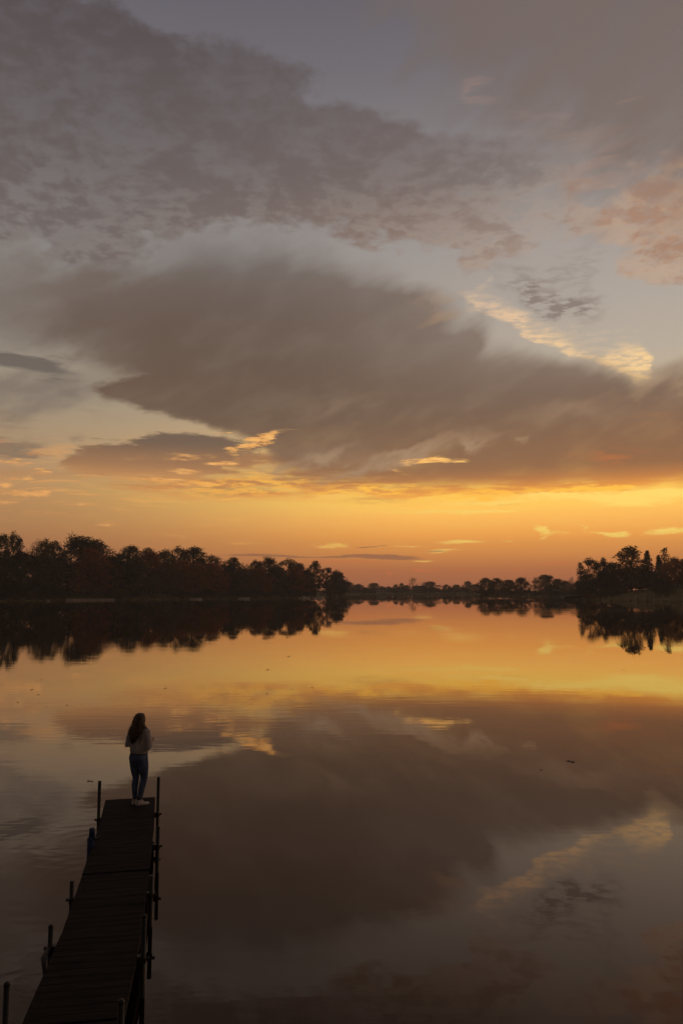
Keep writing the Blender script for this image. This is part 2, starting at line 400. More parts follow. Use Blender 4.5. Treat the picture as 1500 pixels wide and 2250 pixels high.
# ------------------------------------------------------------------ sun, still behind the clouds beyond the right edge
sun_d = bpy.data.lights.new('sun', 'SUN')
sun_d.energy = 0.12
sun_d.angle = math.radians(10)
sun_d.color = (1.0, 0.62, 0.30)
sun = bpy.data.objects.new('sun', sun_d)
COL.objects.link(sun)
SUN_AZ, SUN_EL = math.radians(36), math.radians(5)
sun.rotation_euler = Vector((-math.sin(SUN_AZ) * math.cos(SUN_EL), -math.cos(SUN_AZ) * math.cos(SUN_EL), -math.sin(SUN_EL))).to_track_quat('-Z', 'Y').to_euler()

scene.view_settings.view_transform = 'Standard'
scene.view_settings.look = 'None'
scene.view_settings.exposure = 0.0
scene.view_settings.gamma = 1.0
scene.cycles.use_denoising = True
scene.cycles.max_bounces = 6
scene.cycles.use_adaptive_sampling = True
scene.cycles.adaptive_threshold = 0.02
scene.cycles.volume_bounces = 0
import numpy as np
# ------------------------------------------------------------------ helpers
rnd = random.Random(7)


def tag(o, label=None, cat=None, group=None, kind=None):
    if label:
        o['label'] = label
    if cat:
        o['category'] = cat
    if group:
        o['group'] = group
    if kind:
        o['kind'] = kind
    return o


def link(name, me, parent=None, mat=None):
    o = bpy.data.objects.new(name, me)
    COL.objects.link(o)
    if parent is not None:
        o.parent = parent
    if mat is not None and me is not None and not me.materials:
        me.materials.append(mat)
    return o


def empty(name, loc=(0, 0, 0), rz=0.0):
    o = bpy.data.objects.new(name, None)
    COL.objects.link(o)
    o.location = loc
    o.rotation_euler = (0, 0, rz)
    o.empty_display_size = 0.2
    return o


class MB:
    """collects faces and turns them into one mesh"""

    def __init__(self):
        self.v, self.f = [], []

    def add(self, vs, fs):
        b = len(self.v)
        self.v += [tuple(p) for p in vs]
        self.f += [tuple(b + i for i in q) for q in fs]
        return self

    def box(self, c, s, rz=0.0, tilt=None):
        m = Matrix.Rotation(rz, 3, 'Z')
        if tilt is not None:
            m = m @ tilt
        c = Vector(c)
        vs = [c + m @ Vector((x * s[0] / 2, y * s[1] / 2, z * s[2] / 2)) for z in (-1, 1) for y in (-1, 1) for x in (-1, 1)]
        return self.add(vs, [(0, 2, 3, 1), (4, 5, 7, 6), (0, 1, 5, 4), (2, 6, 7, 3), (0, 4, 6, 2), (1, 3, 7, 5)])

    def tube(self, pts, rad, n=10, cap=True, flat=None):
        """tube through pts with radii rad; flat = (axis vector, factor) squeezes sections"""
        pts = [Vector(p) for p in pts]
        rings = []
        ref = Vector((0, 0, 1))
        d0 = (pts[1] - pts[0]).normalized()
        if abs(d0.dot(ref)) > 0.9:
            ref = Vector((0, 1, 0))
        u = d0.cross(ref).normalized()
        b = len(self.v)
        for i, p in enumerate(pts):
            d = (pts[min(i + 1, len(pts) - 1)] - pts[max(i - 1, 0)]).normalized()
            u = (u - d * u.dot(d)).normalized()
            w = d.cross(u)
            r = rad[i] if isinstance(rad, (list, tuple)) else rad
            ring = []
            for k in range(n):
                a = 2 * math.pi * k / n
                off = (u * math.cos(a) + w * math.sin(a)) * r
                if flat:
                    ax, q = flat
                    off -= ax * off.dot(ax) * (1 - q)
                self.v.append(tuple(p + off))
                ring.append(len(self.v) - 1)
            rings.append(ring)
        for r0, r1 in zip(rings, rings[1:]):
            for k in range(n):
                self.f.append((r0[k], r0[(k + 1) % n], r1[(k + 1) % n], r1[k]))
        if cap:
            self.f.append(tuple(reversed(rings[0])))
            self.f.append(tuple(rings[-1]))
        return self

    def loft(self, secs, n=20, cap=True, sup=2.0):
        """horizontal superellipse sections (z, cx, cy, rx, ry)"""
        rings = []
        for z, cx, cy, rx, ry in secs:
            ring = []
            for k in range(n):
                a = 2 * math.pi * k / n
                c, s = math.cos(a), math.sin(a)
                self.v.append((cx + rx * math.copysign(abs(c) ** (2 / sup), c), cy + ry * math.copysign(abs(s) ** (2 / sup), s), z))
                ring.append(len(self.v) - 1)
            rings.append(ring)
        for r0, r1 in zip(rings, rings[1:]):
            for k in range(n):
                self.f.append((r0[k], r0[(k + 1) % n], r1[(k + 1) % n], r1[k]))
        if cap:
            self.f.append(tuple(reversed(rings[0])))
            self.f.append(tuple(rings[-1]))
        return self

    def mesh(self, name, smooth=False):
        me = bpy.data.meshes.new(name)
        me.from_pydata(self.v, [], self.f)
        if smooth:
            me.polygons.foreach_set('use_smooth', [True] * len(me.polygons))
        me.update()
        return me

    def build(self, name, mat, parent=None, smooth=False):
        return link(name, self.mesh(name, smooth), parent, mat)


def material(name, base, rough=0.6, vary=None, scale=8.0, bump=0.0, bump_scale=None, metal=0.0, stretch=(1, 1, 1), per_object=0.0, spec=0.5):
    m = bpy.data.materials.new(name)
    m.use_nodes = True
    nt = m.node_tree
    N = Nodes(nt)
    b = nt.nodes['Principled BSDF']
    b.inputs['Roughness'].default_value = rough
    b.inputs['Metallic'].default_value = metal
    b.inputs['Specular IOR Level'].default_value = spec
    t = nt.nodes.new('ShaderNodeTexCoord')
    p = N.v('MULTIPLY', t.outputs['Object'], stretch)
    oi = nt.nodes.new('ShaderNodeObjectInfo')
    if per_object:
        p = N.v('ADD', p, N.xyz(N.m('MULTIPLY', oi.outputs['Random'], 37.0), N.m('MULTIPLY', oi.outputs['Random'], 11.0), 0.0))
    n = nt.nodes.new('ShaderNodeTexNoise')
    N.put(n.inputs['Vector'], p)
    n.inputs['Scale'].default_value = scale
    n.inputs['Detail'].default_value = 5
    c = N.mix(N.smooth(n.outputs['Fac'], 0.3, 0.7), base, vary or tuple(v * 0.7 for v in base))
    if per_object:
        c = N.v('SCALE', c, scale=N.m('ADD', N.m('MULTIPLY', oi.outputs['Random'], per_object), 1 - per_object / 2))
    nt.links.new(c, b.inputs['Base Color'])
    if bump:
        n2 = nt.nodes.new('ShaderNodeTexNoise')
        N.put(n2.inputs['Vector'], p)
        n2.inputs['Scale'].default_value = bump_scale or scale * 3
        n2.inputs['Detail'].default_value = 4
        bp = nt.nodes.new('ShaderNodeBump')
        bp.inputs['Strength'].default_value = 0.8
        bp.inputs['Distance'].default_value = bump
        nt.links.new(n2.outputs['Fac'], bp.inputs['Height'])
        nt.links.new(bp.outputs[0], b.inputs['Normal'])
    return m


# ------------------------------------------------------------------ terrain round the lake
LAKE = np.array([(-14, 4.2), (0, 4.0), (14, 4.5), (40, 12), (80, 35), (130, 90), (160, 170), (150, 225), (128, 248), (113, 257), (97, 276), (90, 296),
                 (91, 316), (94, 327), (104, 338), (125, 352), (150, 385), (150, 420), (126, 436), (100, 428), (82, 420), (76, 428), (84, 470),
                 (110, 540), (118, 590), (100, 612), (70, 622), (40, 630), (15, 640), (3, 620), (-2, 560), (0, 500), (2, 480), (-2, 440), (-5, 405),
                 (-11, 378), (-20, 362), (-42, 342), (-61, 327), (-80, 312), (-96, 299), (-117, 266), (-138, 225), (-150, 160), (-135, 90), (-95, 40), (-45, 12)], float)


def shore_dist(x, y):
    """distance to the shoreline, positive on land"""
    x = np.asarray(x, float)
    y = np.asarray(y, float)
    best = np.full(x.shape, 1e9)
    inside = np.zeros(x.shape, bool)
    n = len(LAKE)
    for i in range(n):
        x0, y0 = LAKE[i]
        x1, y1 = LAKE[(i + 1) % n]
        ex, ey = x1 - x0, y1 - y0
        t = np.clip(((x - x0) * ex + (y - y0) * ey) / (ex * ex + ey * ey), 0, 1)
        best = np.minimum(best, np.hypot(x - x0 - t * ex, y - y0 - t * ey))
        cross = ((y0 > y) != (y1 > y)) & (x < ex * (y - y0) / (ey if abs(ey) > 1e-9 else 1e-9) + x0)
        inside ^= cross
    return np.where(inside, -best, best)


def sstep(x, a, b):
    t = np.clip((x - a) / (b - a), 0, 1)
    return t * t * (3 - 2 * t)


def ground(x, y):
    x = np.asarray(x, float)
    y = np.asarray(y, float)
    d = shore_dist(x, y)
    left = sstep(-x, -30, 10) * sstep(y, 150, 220) * (1 - sstep(y, 420, 520))
    right = sstep(x, 80, 95) * sstep(y, 180, 240) * (1 - sstep(y, 330, 352))
    near = 1 - sstep(y, 25, 60)
    rise = sstep(d, 1.5, 38)
    z = np.where(d > 0, 0.38 * np.clip(d / 1.0, 0, 1), np.maximum(-1.6, d * 0.5))
    z = z + rise * (1.5 + 3.2 * left + 2.9 * right) + near * 2.2 * sstep(d, 0.3, 5.5)
    z = z + sstep(d, 4, 30) * (0.35 * np.sin(x * 0.11 + y * 0.05) + 0.25 * np.sin(y * 0.17 - x * 0.07))
    return z


def gz(x, y):
    return float(ground(np.array([x]), np.array([y]))[0])


def axis(segs):
    out = []
    for a, b, s in segs:
        out += list(np.arange(a, b, s))
    return np.array(out + [segs[-1][1]])


gx = axis([(-900, -240, 30), (-240, -60, 3), (-60, 60, 2.5), (60, 240, 3), (240, 900, 30)])
gy = axis([(-120, -12, 9), (-12, 16, 1.0), (16, 220, 6), (220, 480, 3), (480, 680, 4), (680, 1150, 30)])
GX, GY = np.meshgrid(gx, gy)
GZ = ground(GX, GY)
nx_, ny_ = len(gx), len(gy)
tverts = np.stack([GX.ravel(), GY.ravel(), GZ.ravel()], 1)
ii, jj = np.meshgrid(np.arange(nx_ - 1), np.arange(ny_ - 1))
q0 = (jj * nx_ + ii).ravel()
keep = np.maximum.reduce([GZ.ravel()[q0], GZ.ravel()[q0 + 1], GZ.ravel()[q0 + nx_], GZ.ravel()[q0 + nx_ + 1]]) > -1.55
q0 = q0[keep]
tme = bpy.data.meshes.new('terrain')
tme.from_pydata(tverts.tolist(), [], np.stack([q0, q0 + 1, q0 + nx_ + 1, q0 + nx_], 1).tolist())
tme.polygons.foreach_set('use_smooth', [True] * len(tme.polygons))
M_GRASS = material('lawn', (0.27, 0.21, 0.075), 0.95, (0.19, 0.14, 0.055), 0.35, bump=0.12, bump_scale=3.0, spec=0.1)
terrain = link('terrain', tme, None, M_GRASS)
tag(terrain, kind='structure')

# ------------------------------------------------------------------ water
wm = bpy.data.meshes.new('water')
wm.from_pydata([(-260, -20, 0), (260, -20, 0), (260, 760, 0), (-260, 760, 0)], [], [(0, 1, 2, 3)])
mw = bpy.data.materials.new('lake_water')
mw.use_nodes = True
wn = Nodes(mw.node_tree)
geo = mw.node_tree.nodes.new('ShaderNodeNewGeometry')
POS = geo.outputs['Position']
wx, wy, wz = wn.sep(POS)
# long low ripples lying across the view, broken into calmer and livelier patches
r1 = wn.noise(wn.xyz(wn.m('MULTIPLY', wx, 0.55), wn.m('MULTIPLY', wy, 2.3), 0.0), 1.0, 2, 0.5)
r2 = wn.noise(wn.xyz(wn.m('MULTIPLY', wx, 1.3), wn.m('MULTIPLY', wy, 5.5), 0.0), 1.0, 2, 0.5)
r3 = wn.noise(wn.xyz(wn.m('MULTIPLY', wx, 0.06), wn.m('MULTIPLY', wy, 0.20), 0.0), 1.0, 2, 0.5)
patches = wn.smooth(wn.noise(wn.xyz(wn.m('MULTIPLY', wx, 0.03), wn.m('MULTIPLY', wy, 0.09), 0.0), 1.0, 2, 0.5), 0.42, 0.62, 0.3, 1.25)
h = wn.m('MULTIPLY', wn.m('ADD', wn.m('MULTIPLY', r1, 0.0013), wn.m('MULTIPLY', r2, 0.00035)), patches)
h = wn.m('MULTIPLY', h, wn.smooth(wy, 30.0, 160.0, 1.0, 0.45))
h = wn.m('ADD', h, wn.m('MULTIPLY', r3, 0.003))
# rings spreading from the dock posts
for cx_, cy_, wl, amp, reach in ((-4.05, 13.2, 0.34, 0.00022, 3.4), (-3.7, 11.7, 0.28, 0.00018, 2.6), (-3.1, 8.6, 0.26, 0.0002, 2.2), (1.6, 9.2, 0.16, 0.0001, 2.0)):
    d_ = wn.v('DISTANCE', POS, (cx_, cy_, 0.0))
    dn = wn.m('ADD', d_, wn.m('MULTIPLY', r1, 0.35))
    s_ = wn.m('SINE', wn.m('MULTIPLY', dn, 2 * math.pi / wl))
    h = wn.m('ADD', h, wn.m('MULTIPLY', wn.m('MULTIPLY', s_, amp), wn.m('MULTIPLY', wn.smooth(d_, reach, 0.4), wn.smooth(r3, 0.35, 0.6))))
wb = mw.node_tree.nodes.new('ShaderNodeBump')
wb.inputs['Strength'].default_value = 1.0
wb.inputs['Distance'].default_value = 1.0
mw.node_tree.links.new(h, wb.inputs['Height'])
# breeze bands far out blur the mirror
breeze = wn.smooth(wn.noise(wn.xyz(wn.m('MULTIPLY', wx, 0.008), wn.m('MULTIPLY', wy, 0.045), 0.0), 1.0, 2, 0.5), 0.50, 0.66)
far = wn.m('MULTIPLY', wn.smooth(wy, 90, 150), wn.smooth(wy, 420, 300))
# dark peaty water: mirror at a flat angle, brown depth when seen steeply
mw.node_tree.nodes.remove(mw.node_tree.nodes['Principled BSDF'])
lw = mw.node_tree.nodes.new('ShaderNodeLayerWeight')
lw.inputs['Blend'].default_value = 0.5
mw.node_tree.links.new(wb.outputs[0], lw.inputs['Normal'])
facing = lw.outputs['Facing']
body = mw.node_tree.nodes.new('ShaderNodeBsdfDiffuse')
body.inputs['Color'].default_value = (0.006, 0.0026, 0.0014, 1)
mirror = mw.node_tree.nodes.new('ShaderNodeBsdfGlossy')
mw.node_tree.links.new(wn.mix(wn.smooth(facing, 0.45, 0.95), (0.98, 0.72, 0.57), (1.0, 0.95, 0.92)), mirror.inputs['Color'])
mw.node_tree.links.new(wn.m('MULTIPLY', wn.m('MULTIPLY', breeze, far), 0.055), mirror.inputs['Roughness'])
mw.node_tree.links.new(wb.outputs[0], mirror.inputs['Normal'])
mxw = mw.node_tree.nodes.new('ShaderNodeMixShader')
mw.node_tree.links.new(wn.m('ADD', wn.m('MULTIPLY', wn.m('POWER', facing, 4.1), 0.98), 0.012), mxw.inputs[0])
mw.node_tree.links.new(body.outputs[0], mxw.inputs[1])
mw.node_tree.links.new(mirror.outputs[0], mxw.inputs[2])
mw.node_tree.links.new(mxw.outputs[0], mw.node_tree.nodes['Material Output'].inputs['Surface'])
water = link('water', wm, None, mw)
tag(water, kind='structure')

# ------------------------------------------------------------------ the dock
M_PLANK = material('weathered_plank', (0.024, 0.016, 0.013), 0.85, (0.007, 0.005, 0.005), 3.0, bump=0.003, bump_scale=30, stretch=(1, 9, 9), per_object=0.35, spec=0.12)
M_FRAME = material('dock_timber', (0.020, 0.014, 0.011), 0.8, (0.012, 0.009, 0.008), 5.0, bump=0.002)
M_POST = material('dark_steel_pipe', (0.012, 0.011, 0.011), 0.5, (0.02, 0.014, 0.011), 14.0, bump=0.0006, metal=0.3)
M_BRKT = material('bracket_steel', (0.030, 0.026, 0.024), 0.5, (0.05, 0.03, 0.02), 20.0, metal=0.5)
M_BLUE = material('blue_vinyl', (0.012, 0.035, 0.14), 0.38, (0.008, 0.022, 0.09), 9.0)
ends = [(Vector((-4.24, 14.36)), Vector((-3.40, 14.56))), (Vector((-3.82, 12.56)), Vector((-2.97, 12.68))), (Vector((-3.455, 10.73)), Vector((-2.575, 10.83))),
        (Vector((-3.085, 8.93)), Vector((-2.205, 9.02))), (Vector((-2.785, 7.12)), Vector((-1.905, 7.20))), (Vector((-2.48, 5.31)), Vector((-1.60, 5.39))), (Vector((-2.18, 3.55)), Vector((-1.30, 3.63)))]
dock = empty('dock', (-2.0, 3.6, 0.0))
tag(dock, 'narrow dark wooden dock running out into the lake on pipe legs', 'dock')
DO = Vector((-2.0, 3.6, 0.0))
plank_me = MB().box((0, 0, 0), (0.868, 0.134, 0.032))
pm_ = plank_me.mesh('plank')
bmx = bmesh.new()
bmx.from_mesh(pm_)
bmesh.ops.bevel(bmx, geom=bmx.edges[:], offset=0.004, segments=1, affect='EDGES')
bmx.to_mesh(pm_)
bmx.free()
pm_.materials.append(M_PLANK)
for si in range(len(ends) - 1):
    (fl, fr), (nl, nr) = ends[si], ends[si + 1]
    zt = DECK_Z + (0.0, 0.008, -0.004, 0.006, 0.0, 0.01)[si]
    cf, cn = (fl + fr) / 2, (nl + nr) / 2
    mid = (cf + cn) / 2
    dirv = (cf - cn)
    L = dirv.length - 0.016
    dirv.normalize()
    yaw = math.atan2(-dirv.x, dirv.y)
    fr_o = MB()
    for sx in (-1, 1):
        fr_o.box((sx * 0.392, 0, -0.032 - 0.07), (0.04, L, 0.14))
    for sy in (-1, 0, 1):
        fr_o.box((0, sy * (L / 2 - 0.024), -0.032 - 0.07), (0.742, 0.04, 0.12))
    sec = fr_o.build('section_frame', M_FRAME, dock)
    sec.location = (mid.x - DO.x, mid.y - DO.y, zt)
    sec.rotation_euler = (0, 0, yaw)
    nb = 13
    pitch_ = L / nb
    for k in range(nb):
        p = link('plank', pm_, sec)
        p.location = (rnd.uniform(-0.002, 0.002), -L / 2 + pitch_ * (k + 0.5), -0.0165 + rnd.uniform(-0.0015, 0.0015))
        p.scale = (1 + rnd.uniform(-0.003, 0.003), (pitch_ - 0.004) / 0.134, 1)
        p.rotation_euler = (rnd.uniform(-0.008, 0.008), rnd.uniform(-0.003, 0.003), rnd.uniform(-0.003, 0.003))

YAW = math.atan2(0.2, 0.98)
posts = [('R', -3.12, 13.59, 0.58, 0), ('R', -2.73, 11.94, 0.25, 1), ('R', -2.38, 10.10, 0.20, 0), ('R', -2.05, 8.42, 0.40, 1), ('R', -1.775, 6.60, 0.47, 1),
         ('L', -4.025, 13.27, 0.59, 0), ('L', -3.322, 9.95, 0.19, 0), ('L', -3.10, 8.66, 0.20, 1), ('L', -2.815, 6.88, 0.47, 1)]
for side, px, py, top, cap in posts:
    s = 1 if side == 'R' else -1
    r = 0.027
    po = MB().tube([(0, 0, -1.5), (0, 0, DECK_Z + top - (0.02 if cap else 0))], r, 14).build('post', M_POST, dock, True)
    for poly in po.data.polygons:
        poly.use_smooth = len(poly.vertices) == 4
    po.location = (px - DO.x, py - DO.y, 0)
    if cap:
        cm = MB().loft([(DECK_Z + top - 0.02 + r * 1.12 * math.sin(a), 0, 0, r * 1.12 * math.cos(a), r * 1.12 * math.cos(a)) for a in (0, .35, .7, 1.05, 1.35, 1.5)], 14)
        cm.build('cap', M_POST, po, True)
    bk = MB().tube([(0, 0, DECK_Z - 0.075), (0, 0, DECK_Z - 0.02)], 0.035, 12)
    bk.box((-s * 0.052, 0, DECK_Z - 0.045), (0.05, 0.07, 0.08), YAW)
    bk.build('bracket', M_BRKT, po)
    c0 = Vector((s * math.cos(YAW), s * math.sin(YAW) , 0))
    MB().tube([c0 * 0.03 + Vector((0, 0, DECK_Z - 0.035)), c0 * 0.052 + Vector((0, 0, DECK_Z - 0.035))], 0.014, 8).tube(
        [c0 * 0.048 + Vector((0, 0, DECK_Z - 0.035)), c0 * 0.064 + Vector((0, 0, DECK_Z - 0.035))], 0.020, 8).build('clamp_knob', M_BRKT, po)
# rubbing strip along the near left edge
e0, e1 = on_level(106, 2072, DECK_Z), on_level(91, 2130, DECK_Z)
mid = (e0 + e1) / 2
MB().tube([e0 - DO + Vector((0.02, 0, -0.02)), mid - DO + Vector((-0.012, 0, -0.03)), e1 - DO + Vector((0.03, 0, -0.05))], [0.018, 0.03, 0.012], 8).build('edge_bumper', M_FRAME, dock, True)

bump_o = empty('dock_bumper', (-3.665, 11.79, 0.0))
tag(bump_o, 'blue vinyl bumper sleeve on the left edge of the dock', 'bumper')
MB().loft([(DECK_Z + 0.12, 0, 0, 0.042, 0.042), (DECK_Z + 0.265, 0, 0, 0.044, 0.044), (DECK_Z + 0.275, 0, 0, 0.038, 0.038), (DECK_Z + 0.277, 0, 0, 0.01, 0.01)], 16).build('cap', M_BLUE, bump_o, True)
MB().loft([(DECK_Z - 0.36, -0.020, 0, 0.034, 0.034), (DECK_Z - 0.34, -0.020, 0, 0.046, 0.046), (DECK_Z + 0.13, -0.016, 0, 0.052, 0.052), (DECK_Z + 0.15, -0.014, 0, 0.046, 0.046)], 16).build('sleeve', M_BLUE, bump_o, True)
MB().tube([(0, 0, -1.5), (0, 0, DECK_Z - 0.33)], 0.025, 10).build('post', M_POST, bump_o, True)
MB().box((0.075, 0.0, DECK_Z + 0.12), (0.07, 0.035, 0.03), YAW).tube([(0.10, 0.0, DECK_Z + 0.115), (0.10, 0.0, DECK_Z + 0.155)], 0.016, 8).build('clip', M_BRKT, bump_o)

# ------------------------------------------------------------------ the person at the end of the dock
M_SKIN = material('skin', (0.48, 0.28, 0.20), 0.55, (0.42, 0.23, 0.16), 12)
M_KNIT = material('knit_sweater', (0.44, 0.40, 0.42), 0.95, (0.30, 0.27, 0.285), 9.0, bump=0.05, bump_scale=9.0, stretch=(1.6, 1.6, 0.35), spec=0.1)
M_DENIM = material('denim', (0.10, 0.13, 0.24), 0.9, (0.055, 0.072, 0.14), 10.0, bump=0.006, bump_scale=16, spec=0.15)
M_HAIR = material('brown_hair', (0.034, 0.017, 0.009), 0.5, (0.085, 0.040, 0.020), 26.0, stretch=(1, 1, 0.15))
M_SHOE = material('white_leather', (0.62, 0.55, 0.53), 0.6, (0.50, 0.44, 0.43), 20.0)
M_SOLE = material('rubber_sole', (0.34, 0.31, 0.30), 0.7)
M_DARK = material('dark_waistband', (0.012, 0.011, 0.012), 0.8)


def remesh(o, size, smooth_it=8):
    m = o.modifiers.new('join', 'REMESH')
    m.mode = 'VOXEL'
    m.voxel_size = size
    m.use_smooth_shade = True
    s = o.modifiers.new('soften', 'SMOOTH')
    s.iterations = smooth_it
    s.factor = 0.5


feet = on_level(303, 1769, DECK_Z)
BODY_YAW = -0.42
bd = MB()
# head with brow, nose, chin and ears; neck; shoulders; arms
HC = Vector((0.0, 0.015, 1.525))
bd.loft([(HC.z + 0.118 * math.sin(a), HC.x, HC.y + (0.012 if a < -0.4 else 0), 0.074 * math.cos(a) * (1 if a > -0.3 else 0.9), 0.094 * math.cos(a)) for a in (-1.45, -1.2, -0.9, -0.6, -0.3, 0, 0.3, 0.6, 0.9, 1.2, 1.45)], 18)
bd.tube([(0, 0.095, 1.545), (0, 0.118, 1.515), (0, 0.098, 1.505)], [0.008, 0.014, 0.010], 8)
bd.tube([(-0.02, 0.098, 1.478), (0.02, 0.098, 1.478)], 0.008, 8)
for s in (-1, 1):
    bd.tube([(s * 0.074, 0.01, 1.545), (s * 0.080, 0.0, 1.525), (s * 0.074, 0.008, 1.50)], [0.010, 0.014, 0.008], 8)
    bd.tube([(s * 0.016, 0.091, 1.54), (s * 0.045, 0.082, 1.54)], 0.008, 6)
bd.tube([(0, -0.005, 1.34), (0, 0.005, 1.47)], [0.056, 0.048], 12)
bd.loft([(0.86, 0, 0, 0.14, 0.10), (1.0, 0, 0, 0.12, 0.09), (1.2, 0, 0, 0.14, 0.095), (1.33, 0, 0, 0.15, 0.08), (1.38, 0, 0, 0.07, 0.06)], 16)
ARM = {-1: [(-0.155, 0, 1.335), (-0.225, -0.045, 1.065), (-0.075, 0.215, 1.12)], 1: [(0.155, 0, 1.325), (0.215, -0.03, 1.035), (0.085, 0.225, 1.10)]}
for s in (-1, 1):
    sh, el, wr = [Vector(p) for p in ARM[s]]
    bd.tube([sh, (sh + el) / 2, el, (el + wr) / 2, wr], [0.052, 0.046, 0.038, 0.036, 0.026], 10)
    hd = (wr - el).normalized()
    side = hd.cross(Vector((0, 0, 1))).normalized()
    palm = wr + hd * 0.05
    bd.tube([wr, wr + hd * 0.03, palm + hd * 0.03], [0.025, 0.034, 0.034], 10, flat=(side, 0.5))
    for k, ln in enumerate((0.060, 0.070, 0.066, 0.052)):
        base = palm + hd * 0.028 + Vector((0, 0, 0.026 - 0.017 * k))
        bd.tube([base, base + hd * ln * 0.5 - side * s * -0.006, base + hd * ln * 0.8 + side * s * 0.022, base + hd * ln * 0.75 + side * s * 0.036], [0.0085, 0.008, 0.0075, 0.006], 7)
    bd.tube([wr + hd * 0.02 + Vector((0, 0, 0.024)), wr + hd * 0.05 + Vector((0, 0, 0.045)), wr + hd * 0.078 + Vector((0, 0, 0.050)) + side * s * 0.012], [0.011, 0.010, 0.007], 7)
LEGP = {-1: [(-0.085, 0, 0.86), (-0.082, 0.005, 0.60), (-0.072, 0.014, 0.46), (-0.072, -0.010, 0.32), (-0.063, -0.004, 0.055)],
        1: [(0.088, 0, 0.86), (0.090, 0.026, 0.60), (0.082, 0.046, 0.46), (0.070, 0.016, 0.32), (0.054, -0.010, 0.055)]}
for s in (-1, 1):
    bd.tube(LEGP[s], [0.07, 0.055, 0.036, 0.036, 0.028], 12)
person = bd.build('person', M_SKIN, None)
remesh(person, 0.0075, 3)
person.location = (feet.x, feet.y, DECK_Z + 0.008)
person.rotation_euler = (0, 0, BODY_YAW)
person.scale = (0.965, 0.965, 0.95)
tag(person, 'person with long brown hair in pale sweater and jeans at the dock end', 'person')

sw = MB()
sw.loft([(0.915, 0, 0, 0.150, 0.115), (0.935, 0, 0, 0.166, 0.130), (1.0, 0, -0.004, 0.176, 0.136), (1.10, 0, -0.006, 0.172, 0.130), (1.20, 0, -0.006, 0.174, 0.126), (1.29, 0, -0.006, 0.184, 0.118), (1.345, 0, -0.006, 0.172, 0.102), (1.385, 0, -0.002, 0.115, 0.082), (1.415, 0, 0.002, 0.070, 0.066)], 28, sup=2.3)
for s in (-1, 1):
    sh, el, wr = [Vector(p) for p in ARM[s]]
    up = sh.lerp(el, 0.5) + Vector((s * 0.012, -0.004, 0))
    sw.tube([sh + Vector((-s * 0.05, 0, 0.0)), sh, up, el + Vector((0, -0.008, -0.006)), el.lerp(wr, 0.3) + Vector((0, 0, -0.008)), el.lerp(wr, 0.75), wr - (wr - el) * 0.06], [0.070, 0.070, 0.066, 0.060, 0.058, 0.052, 0.036], 14)
swo = sw.build('sweater', M_KNIT, person)
remesh(swo, 0.009, 6)
swo['label'] = 'pale mauve-grey knit sweater with loose sleeves'

jn = MB()
jn.loft([(0.985, 0, 0, 0.140, 0.105), (0.95, 0, -0.004, 0.155, 0.118), (0.90, 0, -0.014, 0.170, 0.132), (0.84, 0, -0.020, 0.179, 0.142), (0.79, 0, -0.012, 0.172, 0.128), (0.765, 0, -0.004, 0.150, 0.10)], 24, sup=2.3)
LEG = {-1: [(-0.090, -0.012, 0.80, .098), (-0.090, 0, 0.70, .093), (-0.082, 0.006, 0.58, .079), (-0.072, 0.016, 0.46, .060), (-0.074, -0.008, 0.36, .060), (-0.070, -0.012, 0.25, .053), (-0.064, -0.004, 0.105, .045)],
       1: [(0.092, -0.012, 0.80, .098), (0.094, 0.01, 0.70, .094), (0.090, 0.030, 0.58, .081), (0.082, 0.050, 0.46, .063), (0.074, 0.024, 0.36, .062), (0.062, 0.004, 0.25, .054), (0.052, -0.012, 0.105, .044)]}
for s in (-1, 1):
    jn.tube([p[:3] for p in LEG[s]], [p[3] for p in LEG[s]], 16)
jno = jn.build('jeans', M_DENIM, person)
remesh(jno, 0.009, 5)
MB().loft([(0.905, 0, -0.010, 0.166, 0.130), (0.93, 0, -0.008, 0.164, 0.128)], 24, sup=2.3).build('waistband', M_DARK, jno, True)
MB().box((0.118, 0.066, 0.475), (0.030, 0.012, 0.007), 0.5).build('frayed_tear', M_SHOE, jno)
MB().box((0.114, 0.060, 0.445), (0.026, 0.012, 0.006), 0.5).build('frayed_tear', M_SHOE, jno)

